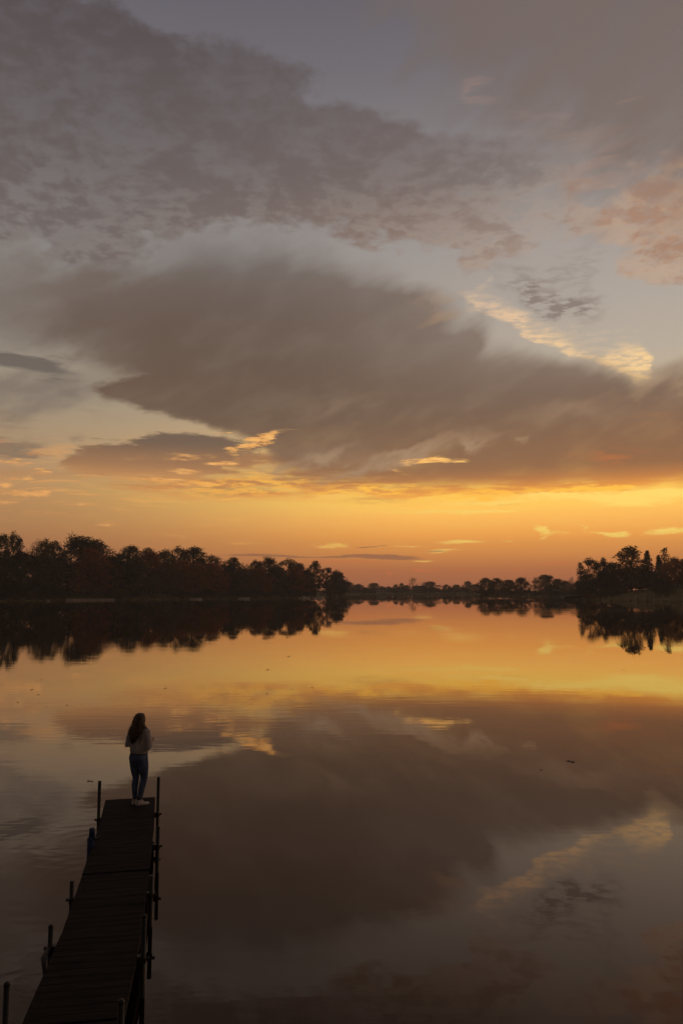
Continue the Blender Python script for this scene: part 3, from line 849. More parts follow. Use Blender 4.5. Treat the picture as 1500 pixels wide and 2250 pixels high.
for s, fx, fy, fyaw in ((-1, -0.066, 0.030, -0.20), (1, 0.058, -0.004, -0.56)):
    sec = [(-0.088, 0.020, 0.030), (-0.075, 0.034, 0.078), (-0.045, 0.037, 0.086), (-0.005, 0.038, 0.082), (0.035, 0.040, 0.066), (0.075, 0.044, 0.052), (0.115, 0.043, 0.044), (0.145, 0.034, 0.036), (0.160, 0.016, 0.026)]
    sb = MB()
    rings = []
    for y, w_, top in sec:
        ring = []
        for k in range(12):
            a = 2 * math.pi * k / 12
            z = 0.016 + (top - 0.016) * max(0.0, math.sin(a)) ** 0.8
            ring.append(len(sb.v))
            sb.v.append((w_ * math.cos(a) * (1 - 0.35 * max(0, math.sin(a)) ** 3), y, z))
        rings.append(ring)
    for r0, r1_ in zip(rings, rings[1:]):
        for k in range(12):
            sb.f.append((r0[k], r1_[k], r1_[(k + 1) % 12], r0[(k + 1) % 12]))
    sb.f.append(tuple(rings[0]))
    sb.f.append(tuple(reversed(rings[-1])))
    sh_o = sb.build('shoe', M_SHOE, person, True)
    sh_o.location = (fx, fy, -0.006)
    sh_o.rotation_euler = (0, 0, fyaw)
    so = MB()
    pts = [(y, w_ + 0.004) for y, w_, t_ in sec]
    out = [(w_, y) for y, w_ in pts] + [(-w_, y) for y, w_ in reversed(pts)]
    n_ = len(out)
    so.v = [(x, y, 0.0) for x, y in out] + [(x, y, 0.024) for x, y in out]
    so.f = [tuple(reversed(range(n_))), tuple(range(n_, 2 * n_))] + [(i, (i + 1) % n_, n_ + (i + 1) % n_, n_ + i) for i in range(n_)]
    so.build('sole', M_SOLE, sh_o)
    MB().tube([(0, -0.038, 0.070), (0, -0.036, 0.098)], [0.043, 0.040], 12).build('collar', M_SHOE, sh_o, True)
    MB().tube([(0, -0.036, 0.085), (0, -0.030, 0.16)], [0.038, 0.036], 12).build('sock', M_DARK, sh_o, True)
    la = MB()
    for q in range(4):
        la.tube([(-0.022, 0.012 + q * 0.018, 0.078 - q * 0.009), (0, 0.014 + q * 0.018, 0.084 - q * 0.009), (0.022, 0.012 + q * 0.018, 0.078 - q * 0.009)], 0.004, 6)
    la.build('laces', M_SOLE, sh_o, True)

# hair: a cap over the skull and a fall of wavy locks
hr = MB()
hr.loft([(1.425, 0, -0.050, 0.062, 0.050), (1.46, 0, -0.040, 0.088, 0.074), (1.50, 0, -0.026, 0.096, 0.088), (1.545, 0, -0.014, 0.099, 0.098), (1.59, 0, -0.006, 0.092, 0.100), (1.625, 0, 0.0, 0.074, 0.086), (1.648, 0, 0.004, 0.046, 0.058), (1.657, 0, 0.005, 0.014, 0.02)], 22)
hrn = random.Random(3)
for k in range(150):
    t = k / 149
    ang = -1.9 + 3.8 * t + hrn.uniform(-0.08, 0.08)          # round the back of the head, 0 = straight back
    sx, cy_ = math.sin(ang), -math.cos(ang)
    lay = hrn.uniform(0.0, 1.0)
    ln = hrn.uniform(0.0, 1.0)
    end_z = 1.105 + 0.16 * abs(t - 0.42) * 2 + 0.10 * (1 - ln) - 0.02
    ph, wv = hrn.uniform(0, 6.28), hrn.uniform(0.006, 0.014)
    pts = [Vector((0.03 * sx, 0.0 + 0.03 * cy_, 1.655)), Vector((0.075 * sx, -0.004 + 0.083 * cy_, 1.625)), Vector((0.100 * sx, -0.012 + 0.100 * cy_, 1.55)), Vector((0.100 * sx, -0.026 + 0.095 * cy_, 1.48))]
    spread = 0.108 + 0.02 * lay
    bx_ = spread * sx - 0.018
    by_ = -0.125 - 0.020 * lay - 0.02 * (1 - abs(sx))
    if abs(ang) > 1.35:                                       # the front locks fall over the shoulders
        bx_ = 0.142 * (1 if sx > 0 else -1) + hrn.uniform(-0.02, 0.02)
        by_ = 0.02 + hrn.uniform(-0.05, 0.03)
        end_z = 1.20 + 0.1 * ln
    for q in range(1, 8):
        u = q / 7
        z = 1.46 + (end_z - 1.46) * u
        e = min(1.0, u * 1.7)
        nar = 1.0 - 0.45 * max(0, u - 0.45)
        x = pts[3].x + (bx_ * nar - pts[3].x) * e + wv * math.sin(ph + 15 * (1.46 - z) * 2.2) * e
        y = pts[3].y + (by_ - pts[3].y) * e + wv * 0.7 * math.cos(ph + 15 * (1.46 - z) * 2.2) * e
        pts.append(Vector((x, y, z)))
    rr = [0.006, 0.011, 0.013, 0.013] + [0.013, 0.014, 0.014, 0.013, 0.011, 0.008, 0.002]
    hr.tube(pts, [q * hrn.uniform(0.85, 1.15) for q in rr], 6)
for k in range(40):                                           # flyaway strands
    ang = hrn.uniform(-1.7, 1.7)
    sx, cy_ = math.sin(ang), -math.cos(ang)
    z0 = hrn.uniform(1.40, 1.62)
    p0 = Vector((0.098 * sx, -0.018 + 0.098 * cy_, z0))
    ez = hrn.uniform(1.08, 1.34)
    p3 = Vector((0.145 * sx + hrn.uniform(-.03, .03), -0.13 + 0.05 * cy_ * hrn.random(), ez))
    ph = hrn.uniform(0, 6.28)
    pts = [p0.lerp(p3, q / 7) + Vector((0.014 * math.sin(ph + q * 1.5), 0.012 * math.cos(ph + q * 1.3), 0.02 * math.sin(q / 7 * 3.14))) for q in range(8)]
    hr.tube(pts, [0.004, 0.005, 0.005, 0.005, 0.005, 0.0045, 0.003, 0.001], 5)
hro = hr.build('hair', M_HAIR, person, True)
hro['label'] = 'long wavy brown hair falling to mid back'

# ------------------------------------------------------------------ trees
def leaf_material(name, trans=0.3):
    m = bpy.data.materials.new(name)
    m.use_nodes = True
    nt = m.node_tree
    N = Nodes(nt)
    nt.nodes.remove(nt.nodes['Principled BSDF'])
    oi = nt.nodes.new('ShaderNodeObjectInfo')
    g = nt.nodes.new('ShaderNodeNewGeometry')
    rpi = g.outputs['Random Per Island']
    c = N.v('SCALE', oi.outputs['Color'], scale=N.m('ADD', N.m('MULTIPLY', rpi, 0.8), 0.6))
    c = N.mix(N.smooth(rpi, 0.75, 1.0, 0.0, 0.35), c, (0.13, 0.06, 0.02))
    df = nt.nodes.new('ShaderNodeBsdfDiffuse')
    tr = nt.nodes.new('ShaderNodeBsdfTranslucent')
    mx = nt.nodes.new('ShaderNodeMixShader')
    mx.inputs[0].default_value = trans
    nt.links.new(c, df.inputs['Color'])
    nt.links.new(c, tr.inputs['Color'])
    nt.links.new(df.outputs[0], mx.inputs[1])
    nt.links.new(tr.outputs[0], mx.inputs[2])
    nt.links.new(mx.outputs[0], nt.nodes['Material Output'].inputs['Surface'])
    return m


M_LEAF = leaf_material('leaves')
M_BARK = material('bark', (0.055, 0.042, 0.034), 0.95, (0.030, 0.024, 0.020), 3.0, spec=0.1)


def rdir(r):
    while True:
        v = Vector((r.uniform(-1, 1), r.uniform(-1, 1), r.uniform(-1, 1)))
        if 0.05 < v.length < 1:
            return v.normalized()


def leaf(mb, c, s, r, droop=0.0):
    a = rdir(r)
    a.z *= 0.6
    a.normalize()
    b = a.cross(rdir(r)).normalized()
    L, w = s * r.uniform(0.7, 1.3), s * r.uniform(0.45, 0.8)
    mb.add([c - a * L * 0.5, c + b * w * 0.5, c + a * L * 0.5 - Vector((0, 0, droop * L)), c - b * w * 0.5], [(0, 1, 2, 3)])


def limb(mb, p, d, length, rad, r, wob=0.18, seg=4):
    pts, rads = [p.copy()], [rad]
    for k in range(seg):
        d = (d + rdir(r) * wob).normalized()
        p = p + d * length / seg
        pts.append(p.copy())
        rads.append(rad * (1 - 0.75 * (k + 1) / seg))
    mb.tube(pts, rads, 5, cap=False)
    return pts, d


def twigs(mb, p, d, length, rad, r, depth, tips):
    pts, d2 = limb(mb, p, d, length, rad, r, 0.16, 3)
    if depth == 0:
        tips.append(pts[-1])
        return
    for k in range(r.choice((3, 4))):
        q = pts[r.choice((1, 2, 3, 3))]
        nd = (d2 * 0.75 + rdir(r) * 0.75 + Vector((0, 0, 0.28))).normalized()
        twigs(mb, q, nd, length * r.uniform(0.55, 0.75), rad * 0.42, r, depth - 1, tips)


def make_tree(kind, seed):
    """a 20 m tree; returns trunk mesh and crown mesh"""
    r = random.Random(seed)
    tk, cr = MB(), MB()
    if kind in ('full', 'airy', 'sparse', 'tall'):
        H = 20.0
        W_ = {'full': 6.6, 'airy': 6.8, 'sparse': 5.2, 'tall': 4.3}[kind]
        fork = {'full': 2.6, 'airy': 5.0, 'sparse': 5.5, 'tall': 3.0}[kind]
        lean = Vector((r.uniform(-.05, .05), r.uniform(-.05, .05), 1)).normalized()
        tp = [Vector((0, 0, -0.6))]
        for k in range(1, 8):
            tp.append(Vector((0, 0, -0.6)) + lean * (H * 0.82 * k / 7) + Vector((r.uniform(-.3, .3), r.uniform(-.3, .3), 0)) * (k / 7))
        tk.tube(tp, [0.42, 0.34, 0.29, 0.25, 0.20, 0.15, 0.09, 0.04], 8)
        nblob = {'full': 84, 'airy': 46, 'sparse': 34, 'tall': 60}[kind]
        per = {'full': 72, 'airy': 74, 'sparse': 26, 'tall': 64}[kind]
        br = {'full': 1.75, 'airy': 1.35, 'sparse': 1.5, 'tall': 1.5}[kind]
        for i in range(nblob):
            z = fork + (H - fork - 0.8) * (i + 0.5) / nblob
            u = (z - fork) / (H - fork)
            prof = math.sin(math.pi * min(1, 0.16 + 0.86 * u) ** 0.85) ** 0.65
            a = i * 2.399 + r.uniform(-.5, .5)
            rr = W_ * prof * (r.uniform(0.35, 1.05) if kind != 'airy' else r.uniform(0.45, 1.15))
            c = Vector((math.cos(a) * rr, math.sin(a) * rr, z + r.uniform(-.8, .8)))
            hook = tp[0] + lean * max(2.0, min(H * 0.78, c.z - rr * 0.75 - 0.5))
            mid = hook.lerp(c, 0.5) + Vector((0, 0, -0.25 * rr * 0.3)) + rdir(r) * 0.4
            tk.tube([hook, mid, c], [0.14, 0.08, 0.025], 5, cap=False)
            for q in range(3 if kind != 'sparse' else 6):
                e = c + rdir(r) * br * 1.1 + Vector((0, 0, 0.3))
                tk.tube([mid.lerp(c, r.uniform(0.3, 1)), c.lerp(e, 0.5), e], [0.05, 0.035, 0.012], 3, cap=False)
            bs = br * r.uniform(0.7, 1.25)
            sq = r.uniform(0.7, 1.0)
            for q in range(int(per * r.uniform(0.7, 1.2) * (bs / br) ** 2)):
                v = rdir(r) * bs * (r.random() ** 0.4 if r.random() < .8 else r.uniform(.9, 1.45))
                v.z *= sq
                leaf(cr, c + v, 0.66 if kind != 'sparse' else 0.42, r)
    elif kind == 'bare':
        tips = []
        tk.tube([(0, 0, -0.6), (0.1, 0.05, 4), (0, 0.1, 8.0)], [0.36, 0.29, 0.22], 8)
        for k in range(6):
            a = k * 1.05 + r.uniform(-.3, .3)
            d = Vector((math.cos(a) * 0.55, math.sin(a) * 0.55, 1)).normalized()
            twigs(cr, Vector((0, 0.08, 4.8 + 0.6 * k)), d, r.uniform(4.0, 5.6), 0.15, r, 3, tips)
        for t in tips:
            if r.random() < 0.35:
                leaf(cr, t, 0.3, r)
    elif kind in ('conifer', 'pine'):
        H = 20.0
        tk.tube([(0, 0, -0.6), (0, 0, 8), (0.1, 0, 15), (0, 0, H)], [0.34, 0.24, 0.13, 0.02], 8)
        lv = 30 if kind == 'conifer' else 17
        for i in range(lv):
            u = (i + 0.5) / lv
            z = (1.2 if kind == 'conifer' else 4.0) + (H - (1.4 if kind == 'conifer' else 4.2)) * u
            reach = (4.3 * (1 - u) ** 0.85 + 0.35) if kind == 'conifer' else (4.2 * (1 - u) ** 0.6 + 0.7) * r.uniform(0.6, 1.1)
            nb = 9 if kind == 'conifer' else 5
            a0 = r.uniform(0, 6.28)
            for k in range(nb):
                if r.random() < 0.12:
                    continue
                a = a0 + 2 * math.pi * k / nb + r.uniform(-.25, .25)
                L = reach * r.uniform(0.65, 1.1)
                rise = (0.12 - 0.35 * (1 - u)) if kind == 'conifer' else 0.30
                d = Vector((math.cos(a), math.sin(a), rise))
                p0, p1 = Vector((0, 0, z)), Vector((0, 0, z)) + d * L
                tk.tube([p0, p0.lerp(p1, 0.5), p1], [0.06, 0.04, 0.012], 3, cap=False)
                for q in range(int(5 + 9 * L)):
                    t = r.random() ** 0.6
                    c = p0.lerp(p1, t) + rdir(r) * (0.32 if kind == 'conifer' else 0.6) * (0.6 + 0.4 * t)
                    leaf(cr, c, 0.55, r, 0.3 if kind == 'conifer' else 0)
    elif kind == 'shrub':                                       # 4 m high dome
        for i in range(16):
            a = i * 2.399
            rr = 2.6 * math.sqrt((i + 0.5) / 16)
            c = Vector((math.cos(a) * rr, math.sin(a) * rr, 0.7 + 2.5 * (1 - (rr / 3.0) ** 2) * r.uniform(0.5, 1.1)))
            tk.tube([(0.2 * math.cos(a), 0.2 * math.sin(a), -0.5), (c.x * .6, c.y * .6, c.z * 0.6), c], [0.07, 0.05, 0.015], 4, cap=False)
            for q in range(62):
                v = rdir(r) * 1.15 * r.random() ** 0.4
                v.z *= 0.8
                p = c + v
                p.z = max(0.05, p.z)
                leaf(cr, p, 0.36, r)
    return tk.mesh('trunk', True), cr.mesh('crown')


PROTO = {}
for kind, seeds in (('full', (11, 12, 13, 14)), ('airy', (21, 22, 23)), ('sparse', (31, 32)), ('tall', (41, 42)), ('bare', (51, 52)), ('conifer', (61, 62)), ('pine', (71, 72)), ('shrub', (81, 82, 83))):
    PROTO[kind] = []
    for sd in seeds:
        a, b = make_tree(kind, sd)
        a.materials.append(M_BARK)
        b.materials.append(M_BARK if kind == 'bare' else M_LEAF)
        PROTO[kind].append((a, b))

LEAFC = {'green': (0.040, 0.046, 0.018), 'olive': (0.062, 0.056, 0.020), 'brown': (0.155, 0.078, 0.034), 'rust': (0.34, 0.095, 0.032),
         'orange': (0.42, 0.15, 0.036), 'yellow': (0.40, 0.23, 0.045), 'dark': (0.026, 0.030, 0.016)}
tcount = [0]


def tree(name, kind, x, y, height, width, colour, label, group, cat='tree', sink=0.0):
    """height in metres above the ground at x, y; width = crown width in metres"""
    v = PROTO[kind][tcount[0] % len(PROTO[kind])]
    tcount[0] += 1
    z = gz(x, y)
    e = empty(name, (x, y, z - sink), rnd.uniform(0, 6.28))
    sz = height / (4.0 if kind == 'shrub' else 20.0)
    nat = {'full': 11.0, 'airy': 11.5, 'sparse': 9.5, 'tall': 7.6, 'bare': 9.5, 'conifer': 7.6, 'pine': 7.6, 'shrub': 5.6}[kind]
    sx = width / nat
    for nm, me in (('trunk', v[0]), ('crown', v[1])):
        o = link(nm, me, e)
        o.scale = (sx, sx, sz)
        k = rnd.uniform(0.85, 1.15)
        c = LEAFC[colour]
        o.color = (c[0] * k, c[1] * k * rnd.uniform(0.92, 1.08), c[2] * k, 1)
    tag(e, label, cat, group)
    return e


_t = [(i * 0.5) for i in range(300, 1380)]
_yy = np.array(_t)


def shore_at(px, inland, skip=None):
    d = ray(px, HORIZON)
    k = d.x / d.y
    sd = shore_dist(k * _yy, _yy)
    ok = sd > 0
    if skip:
        ok &= _yy > skip
    i = int(np.argmax(ok)) if ok.any() else len(_yy) - 1
    y = _yy[i] + inland
    return k * y, y


ORD = ['first', 'second', 'third', 'fourth', 'fifth', 'sixth', 'seventh', 'eighth', 'ninth', 'tenth', 'eleventh', 'twelfth', 'thirteenth', 'fourteenth', 'fifteenth', 'sixteenth', 'seventeenth',
       'eighteenth', 'nineteenth', 'twentieth', 'twenty-first', 'twenty-second', 'twenty-third', 'twenty-fourth', 'twenty-fifth', 'twenty-sixth', 'twenty-seventh', 'twenty-eighth', 'twenty-ninth', 'thirtieth']


def put(px, ytop, wpx, kind, colour, inland, label, group, name='tree', skip=None, cat='tree'):
    x, y = shore_at(px, inland, skip)
    top = at_depth(px, ytop, y).z
    base = gz(x, y)
    return tree(name, kind, x, y, max(1.0, top - base), wpx / F_PX * y, colour, label, group, cat)


LOOK = {'full': 'dense round', 'airy': 'open-crowned', 'sparse': 'thinly leaved', 'tall': 'narrow tall', 'bare': 'leafless', 'conifer': 'pointed evergreen', 'pine': 'ragged pine', 'shrub': 'low bushy'}
sky_left = [(-30, 1176, 70, 'full', 'green'), (4, 1171, 56, 'airy', 'green'), (27, 1170, 44, 'airy', 'dark'), (54, 1178, 44, 'bare', 'brown'), (78, 1186, 54, 'sparse', 'brown'), (97, 1186, 52, 'airy', 'olive'), (118, 1189, 54, 'airy', 'green'),
            (156, 1168, 46, 'sparse', 'dark'), (172, 1180, 100, 'full', 'dark'), (208, 1189, 74, 'full', 'brown'), (246, 1185, 46, 'bare', 'brown'), (284, 1199, 60, 'full', 'dark'), (324, 1204, 56, 'airy', 'brown'), (360, 1211, 56, 'full', 'green'),
            (392, 1201, 48, 'airy', 'green'), (424, 1202, 66, 'full', 'dark'), (462, 1218, 56, 'airy', 'brown'), (488, 1226, 52, 'sparse', 'brown'), (513, 1226, 42, 'full', 'dark'), (542, 1238, 50, 'sparse', 'brown'), (562, 1231, 40, 'airy', 'dark'),
            (590, 1227, 58, 'full', 'dark'), (632, 1226, 52, 'airy', 'green'), (656, 1237, 44, 'full', 'brown'), (690, 1233, 48, 'airy', 'dark'), (719, 1245, 42, 'airy', 'dark'), (740, 1253, 34, 'airy', 'green')]
for i, (px, yt, w, kd, c) in enumerate(sky_left):
    put(px, yt, w, kd, c, 22 + (i * 7) % 17 if px < 660 else 8 + (i * 5) % 8,
        f'{LOOK[kd]} {c if c not in ("dark",) else "dark green"} tree, {ORD[i]} from the left on the left shore skyline', 'trees on the left shore skyline', f'{"leafless" if kd == "bare" else "shore"}_tree')
mid_left = [(8, 1232, 66, 'full', 'green'), (48, 1222, 62, 'full', 'dark'), (88, 1228, 60, 'full', 'olive'), (126, 1234, 56, 'full', 'dark'), (163, 1252, 34, 'tall', 'yellow'), (196, 1214, 52, 'full', 'rust'), (232, 1232, 50, 'full', 'rust'),
            (262, 1226, 56, 'full', 'dark'), (300, 1238, 46, 'full', 'olive'), (328, 1222, 46, 'full', 'rust'), (362, 1246, 54, 'full', 'brown'), (396, 1240, 46, 'full', 'orange'), (432, 1246, 50, 'full', 'orange'), (468, 1246, 46, 'full', 'rust'),
            (500, 1252, 44, 'full', 'dark'), (534, 1258, 48, 'full', 'brown'), (568, 1256, 42, 'full', 'rust'), (606, 1254, 48, 'full', 'dark'), (646, 1256, 44, 'full', 'rust'), (676, 1262, 36, 'full', 'dark'), (738, 1268, 34, 'full', 'dark')]
for i, (px, yt, w, kd, c) in enumerate(mid_left):
    put(px, yt - 8, w * 1.4, kd, c, 9 + (i * 5) % 8 if px < 660 else 6 + i % 3, f'{c if c != "dark" else "dark green"} understorey tree, {ORD[i]} from the left under the left shore skyline', 'shorter trees under the left shore skyline', 'understorey_tree')
shr_left = [6, 36, 64, 92, 118, 140, 262, 284, 400, 455, 478, 505, 560, 590, 616, 642, 664, 722, 745]
for i, px in enumerate(shr_left):
    put(px, 1298 - (i * 7) % 11, 36 + (i * 11) % 14, 'shrub', ('dark', 'olive', 'brown', 'green')[i % 4], 3.0 + (i % 3), f'low dark shrub on the left bank, {ORD[i]} from the left along the water', 'shrubs along the left bank', 'shore_shrub', cat='shrub')

far_list = [(752, 1277, 26, 'full', 'dark'), (766, 1279, 26, 'full', 'green'), (787, 1284, 24, 'full', 'dark'), (802, 1291, 18, 'full', 'brown'), (822, 1281, 27, 'full', 'dark'), (841, 1290, 16, 'full', 'green'), (853, 1289, 16, 'full', 'brown'), (869, 1284, 15, 'tall', 'dark'), (882, 1281, 13, 'tall', 'dark'),
            (893, 1286, 16, 'full', 'dark'), (907, 1268, 22, 'sparse', 'brown'), (931, 1267, 20, 'bare', 'brown'), (945, 1278, 30, 'full', 'dark'), (966, 1292, 18, 'sparse', 'brown'), (980, 1285, 17, 'full', 'dark'), (1002, 1285, 20, 'full', 'green')]
for i, (px, yt, w, kd, c) in enumerate(far_list):
    put(px, yt, w * (1.2 if kd == 'full' else 1), kd, c, 14 + (i * 7) % 16, f'{LOOK[kd]} hazy tree, {ORD[i]} from the left on the far shore', 'trees on the far shore', 'far_tree', skip=520)
head_list = [(1027, 1277, 18, 'full', 'dark'), (1046, 1284, 26, 'full', 'brown'), (1066, 1271, 30, 'full', 'dark'), (1091, 1271, 30, 'full', 'green'), (1118, 1274, 30, 'full', 'dark'), (1144, 1270, 30, 'full', 'dark'), (1152, 1254, 26, 'bare', 'brown'), (1176, 1268, 24, 'sparse', 'brown'),
             (1200, 1263, 40, 'full', 'dark'), (1224, 1272, 28, 'full', 'brown'), (1242, 1277, 28, 'full', 'dark'), (1256, 1268, 22, 'sparse', 'dark'), (1274, 1278, 30, 'full', 'dark'), (1300, 1280, 36, 'full', 'brown')]
for i, (px, yt, w, kd, c) in enumerate(head_list):
    put(px, yt, w * (1.25 if kd == 'full' else 1), kd, c, 10 + (i * 5) % 12, f'{LOOK[kd]} hazy tree, {ORD[i]} from the left on the wooded headland before the right shore', 'trees on the wooded headland', 'headland_tree', skip=(520 if px < 1060 else 395))
low_far = [(757 + 11 * i, 1289 + (i * 5) % 6) for i in range(25)]
for i, (px, yt) in enumerate(low_far):
    put(px, yt, 25, 'shrub', ('dark', 'brown', 'green')[i % 3], 30 + i % 5, f'low hazy hedge bush, {ORD[i]} from the left at the foot of the far trees', 'bushes at the foot of the far trees', 'far_bush', skip=520, cat='bush')
low_head = [(1072 + 17 * i, 1290 + (i * 5) % 8) for i in range(12)]
for i, (px, yt) in enumerate(low_head):
    put(px, yt, 26, 'shrub', ('dark', 'brown', 'green')[i % 3], 3 + i % 3, f'dark bush, {ORD[i]} from the left along the headland waterline', 'bushes along the headland', 'headland_bush', skip=395, cat='bush')

right_list = [(1298, 1227, 52, 'airy', 'dark', 34, 'open-crowned dark oak at the left end of the right shore'), (1327, 1225, 22, 'tall', 'dark', 40, 'thin dark tree behind the oak on the right shore'),
              (1346, 1237, 44, 'full', 'dark', 36, 'dark round tree between the oak and the tall brown tree, right shore'), (1386, 1200, 58, 'tall', 'brown', 38, 'tallest tree of the right shore with an airy brown crown'),
              (1424, 1209, 40, 'conifer', 'dark', 34, 'dark pointed spruce right of the tall brown tree'), (1449, 1219, 30, 'conifer', 'dark', 46, 'small dark spruce behind the lawn'), (1462, 1204, 34, 'pine', 'dark', 38, 'pine with a tufted top behind the lawn'),
              (1484, 1227, 44, 'full', 'orange', 34, 'orange-brown tree beside the tufted pine'), (1510, 1229, 50, 'full', 'dark', 40, 'dark tree at the right edge of the picture'), (1330, 1258, 50, 'full', 'dark', 26, 'low dark tree in front of the oak, right shore'),
              (1372, 1250, 46, 'full', 'brown', 42, 'brown understorey tree below the tallest tree of the right shore'), (1406, 1248, 50, 'full', 'brown', 46, 'brown round tree left of the spruce trunk, right shore'), (1444, 1256, 50, 'full', 'dark', 46, 'dark understorey tree right of the spruce'),
              (1290, 1262, 40, 'full', 'dark', 30, 'dark low tree under the oak on the right shore'), (1548, 1236, 60, 'full', 'brown', 36, 'brown tree just past the right edge')]
for px, yt, w, kd, c, inl, lb in right_list:
    put(px, yt, w * (1.2 if kd == 'full' else 1.1), kd, c, inl, lb, 'trees on the right shore', {'conifer': 'spruce_tree', 'pine': 'pine_tree'}.get(kd, 'shore_tree'))
for px, yt, w, kd, c, lb in ((-70, 1172, 90, 'full', 'brown', 'brown tree just past the left edge'), (-120, 1168, 90, 'full', 'dark', 'dark tree beyond the left edge'), (-165, 1170, 90, 'airy', 'brown', 'open-crowned tree farthest beyond the left edge'), (1600, 1226, 70, 'full', 'dark', 'dark tree beyond the right edge')):
    put(px, yt, w, kd, c, 18, lb, 'trees beyond the picture edges', 'shore_tree')
put(1456, 1272, 46, 'full', 'dark', 17, 'small dark tree standing alone on the lawn of the right shore', 'trees on the right shore', 'lawn_tree')
rs = [(1254, 1309, 26, 1.5), (1274, 1305, 32, 3.0), (1292, 1303, 34, 6.0), (1318, 1297, 30, 13.0), (1344, 1292, 34, 20.0), (1372, 1289, 30, 30.0), (1412, 1284, 40, 40.0), (1480, 1284, 40, 42.0)]
for i, (px, yt, w, inl) in enumerate(rs):
    put(px, yt, w, 'shrub', ('dark', 'dark', 'brown')[i % 3], inl, f'dark shrub, {ORD[i]} from the left on the right shore point', 'shrubs on the right shore', 'shore_shrub', cat='shrub')

# ------------------------------------------------------------------ houses, boats and small things along the shores
M_WALLS = [material('pale_siding', (0.46, 0.43, 0.40), 0.8, (0.40, 0.37, 0.34), 2.0), material('grey_siding', (0.20, 0.18, 0.17), 0.8, (0.16, 0.15, 0.14), 2.0), material('brick', (0.17, 0.09, 0.06), 0.9, (0.13, 0.07, 0.05), 3.0)]
M_ROOF = material('shingle_roof', (0.060, 0.052, 0.050), 0.9, (0.042, 0.037, 0.036), 3.0, bump=0.02)
M_GLASS = material('window_glass', (0.02, 0.022, 0.026), 0.08)
M_TRIM = material('white_trim', (0.55, 0.53, 0.50), 0.6)
M_HULL = material('white_hull', (0.60, 0.58, 0.55), 0.35, (0.52, 0.50, 0.47), 3.0)
M_STONE = material('stone', (0.42, 0.37, 0.31), 0.9, (0.26, 0.22, 0.19), 1.5, bump=0.05)
M_WOODP = material('pale_post', (0.48, 0.41, 0.34), 0.85, (0.36, 0.30, 0.25), 4.0)
M_RED = material('red_canvas', (0.24, 0.06, 0.05), 0.8)


def house(px, ybase, wpx, hpx, wall, label, inland, skip=None, depth_m=8.0, win=3, turn=0.0):
    x, y = shore_at(px, inland, skip)
    s = y / F_PX
    w, hh = wpx * s, hpx * s
    z = gz(x, y)
    e = empty('house', (x, y, z), math.atan2(-x, y) + turn)
    tag(e, label, 'house', 'houses along the shores')
    hw = hh * 0.62
    MB().box((0, 0, hw / 2 - 0.3), (w, depth_m, hw + 0.6)).build('wall', M_WALLS[wall], e)
    rf = MB()
    o = 0.45
    a, b = w / 2 + o, depth_m / 2 + o
    t = hh - hw
    rf.add([(-a, -b, hw - .12), (a, -b, hw - .12), (a, b, hw - .12), (-a, b, hw - .12), (-a + w * .12, 0, hw + t), (a - w * .12, 0, hw + t)], [(0, 1, 5, 4), (2, 3, 4, 5), (1, 2, 5), (3, 0, 4), (3, 2, 1, 0)])
    ro = rf.build('roof', M_ROOF, e)
    MB().box((w * .22, 0.6, hw + t * 0.9), (0.7, 0.7, t * 1.1)).build('chimney', M_WALLS[2], ro)
    for k in range(win):
        wx_ = -w / 2 + w * (k + 0.5) / win
        fr_ = MB().box((wx_, -depth_m / 2 - 0.03, hw * 0.55), (min(1.5, w / win * .6), 0.10, hw * 0.42)).build('window', M_TRIM, e)
        MB().box((wx_, -depth_m / 2 - 0.075, hw * 0.55), (min(1.25, w / win * .5), 0.03, hw * 0.36)).build('pane', M_GLASS, fr_)
    return e


house(838, 1303, 22, 12, 0, 'long pale house low on the far shore, leftmost of the far houses', 16, 520)
house(872, 1303, 18, 11, 1, 'small grey house between the two narrow far trees and the leafless pair', 18, 520)
house(921, 1303, 30, 16, 2, 'two-storey brick house under the leafless trees on the far shore', 18, 520, win=4)
house(991, 1303, 14, 11, 0, 'pale house between two round trees on the far shore', 24, 520, win=2)
house(1212, 1305, 34, 22, 1, 'grey gabled house under the big round tree of the headland', 12, 395, win=4)
house(1238, 1305, 22, 12, 0, 'low pale house beside the gabled one on the headland', 10, 395)
house(1266, 1304, 12, 14, 0, 'narrow white house half hidden behind the right shore point', 14, 395, win=2)
house(1362, 1296, 26, 16, 1, 'grey house behind the lawn on the right shore', 36, win=3)
house(1490, 1294, 30, 18, 1, 'grey house at the right edge behind the lawn', 36, win=3)
house(732, 1300, 22, 14, 1, 'grey house behind the trunks at the tip of the left shore', 16, win=2)
house(352, 1300, 26, 9, 1, 'low grey shed roof among the trees of the left shore', 13, win=2, depth_m=5)
house(605, 1290, 20, 12, 1, 'grey cottage hidden in the trees of the left shore', 19, win=2)


def on_water(px, py):
    p = on_level(px, py, 0.0)
    return p


# seawall of the left shore: capped blocks
a0, a1 = on_level(146, 1320.2, 0), on_level(252, 1319.2, 0)
wall_d = (a1 - a0)
wl = wall_d.length
sea = empty('seawall', (a0.x, a0.y, 0), math.atan2(wall_d.y, wall_d.x))
tag(sea, 'long pale stone seawall at the water line of the left shore', 'seawall')
nb = 16
for k in range(nb):
    MB().box((wl * (k + .5) / nb, 0.5, 0.02), (wl / nb - 0.06, 1.0, 1.0)).build('block', M_STONE, sea)
    MB().box((wl * (k + .5) / nb, 0.45, 0.58), (wl / nb - 0.04, 1.2, 0.12)).build('cap_stone', M_WOODP, sea)
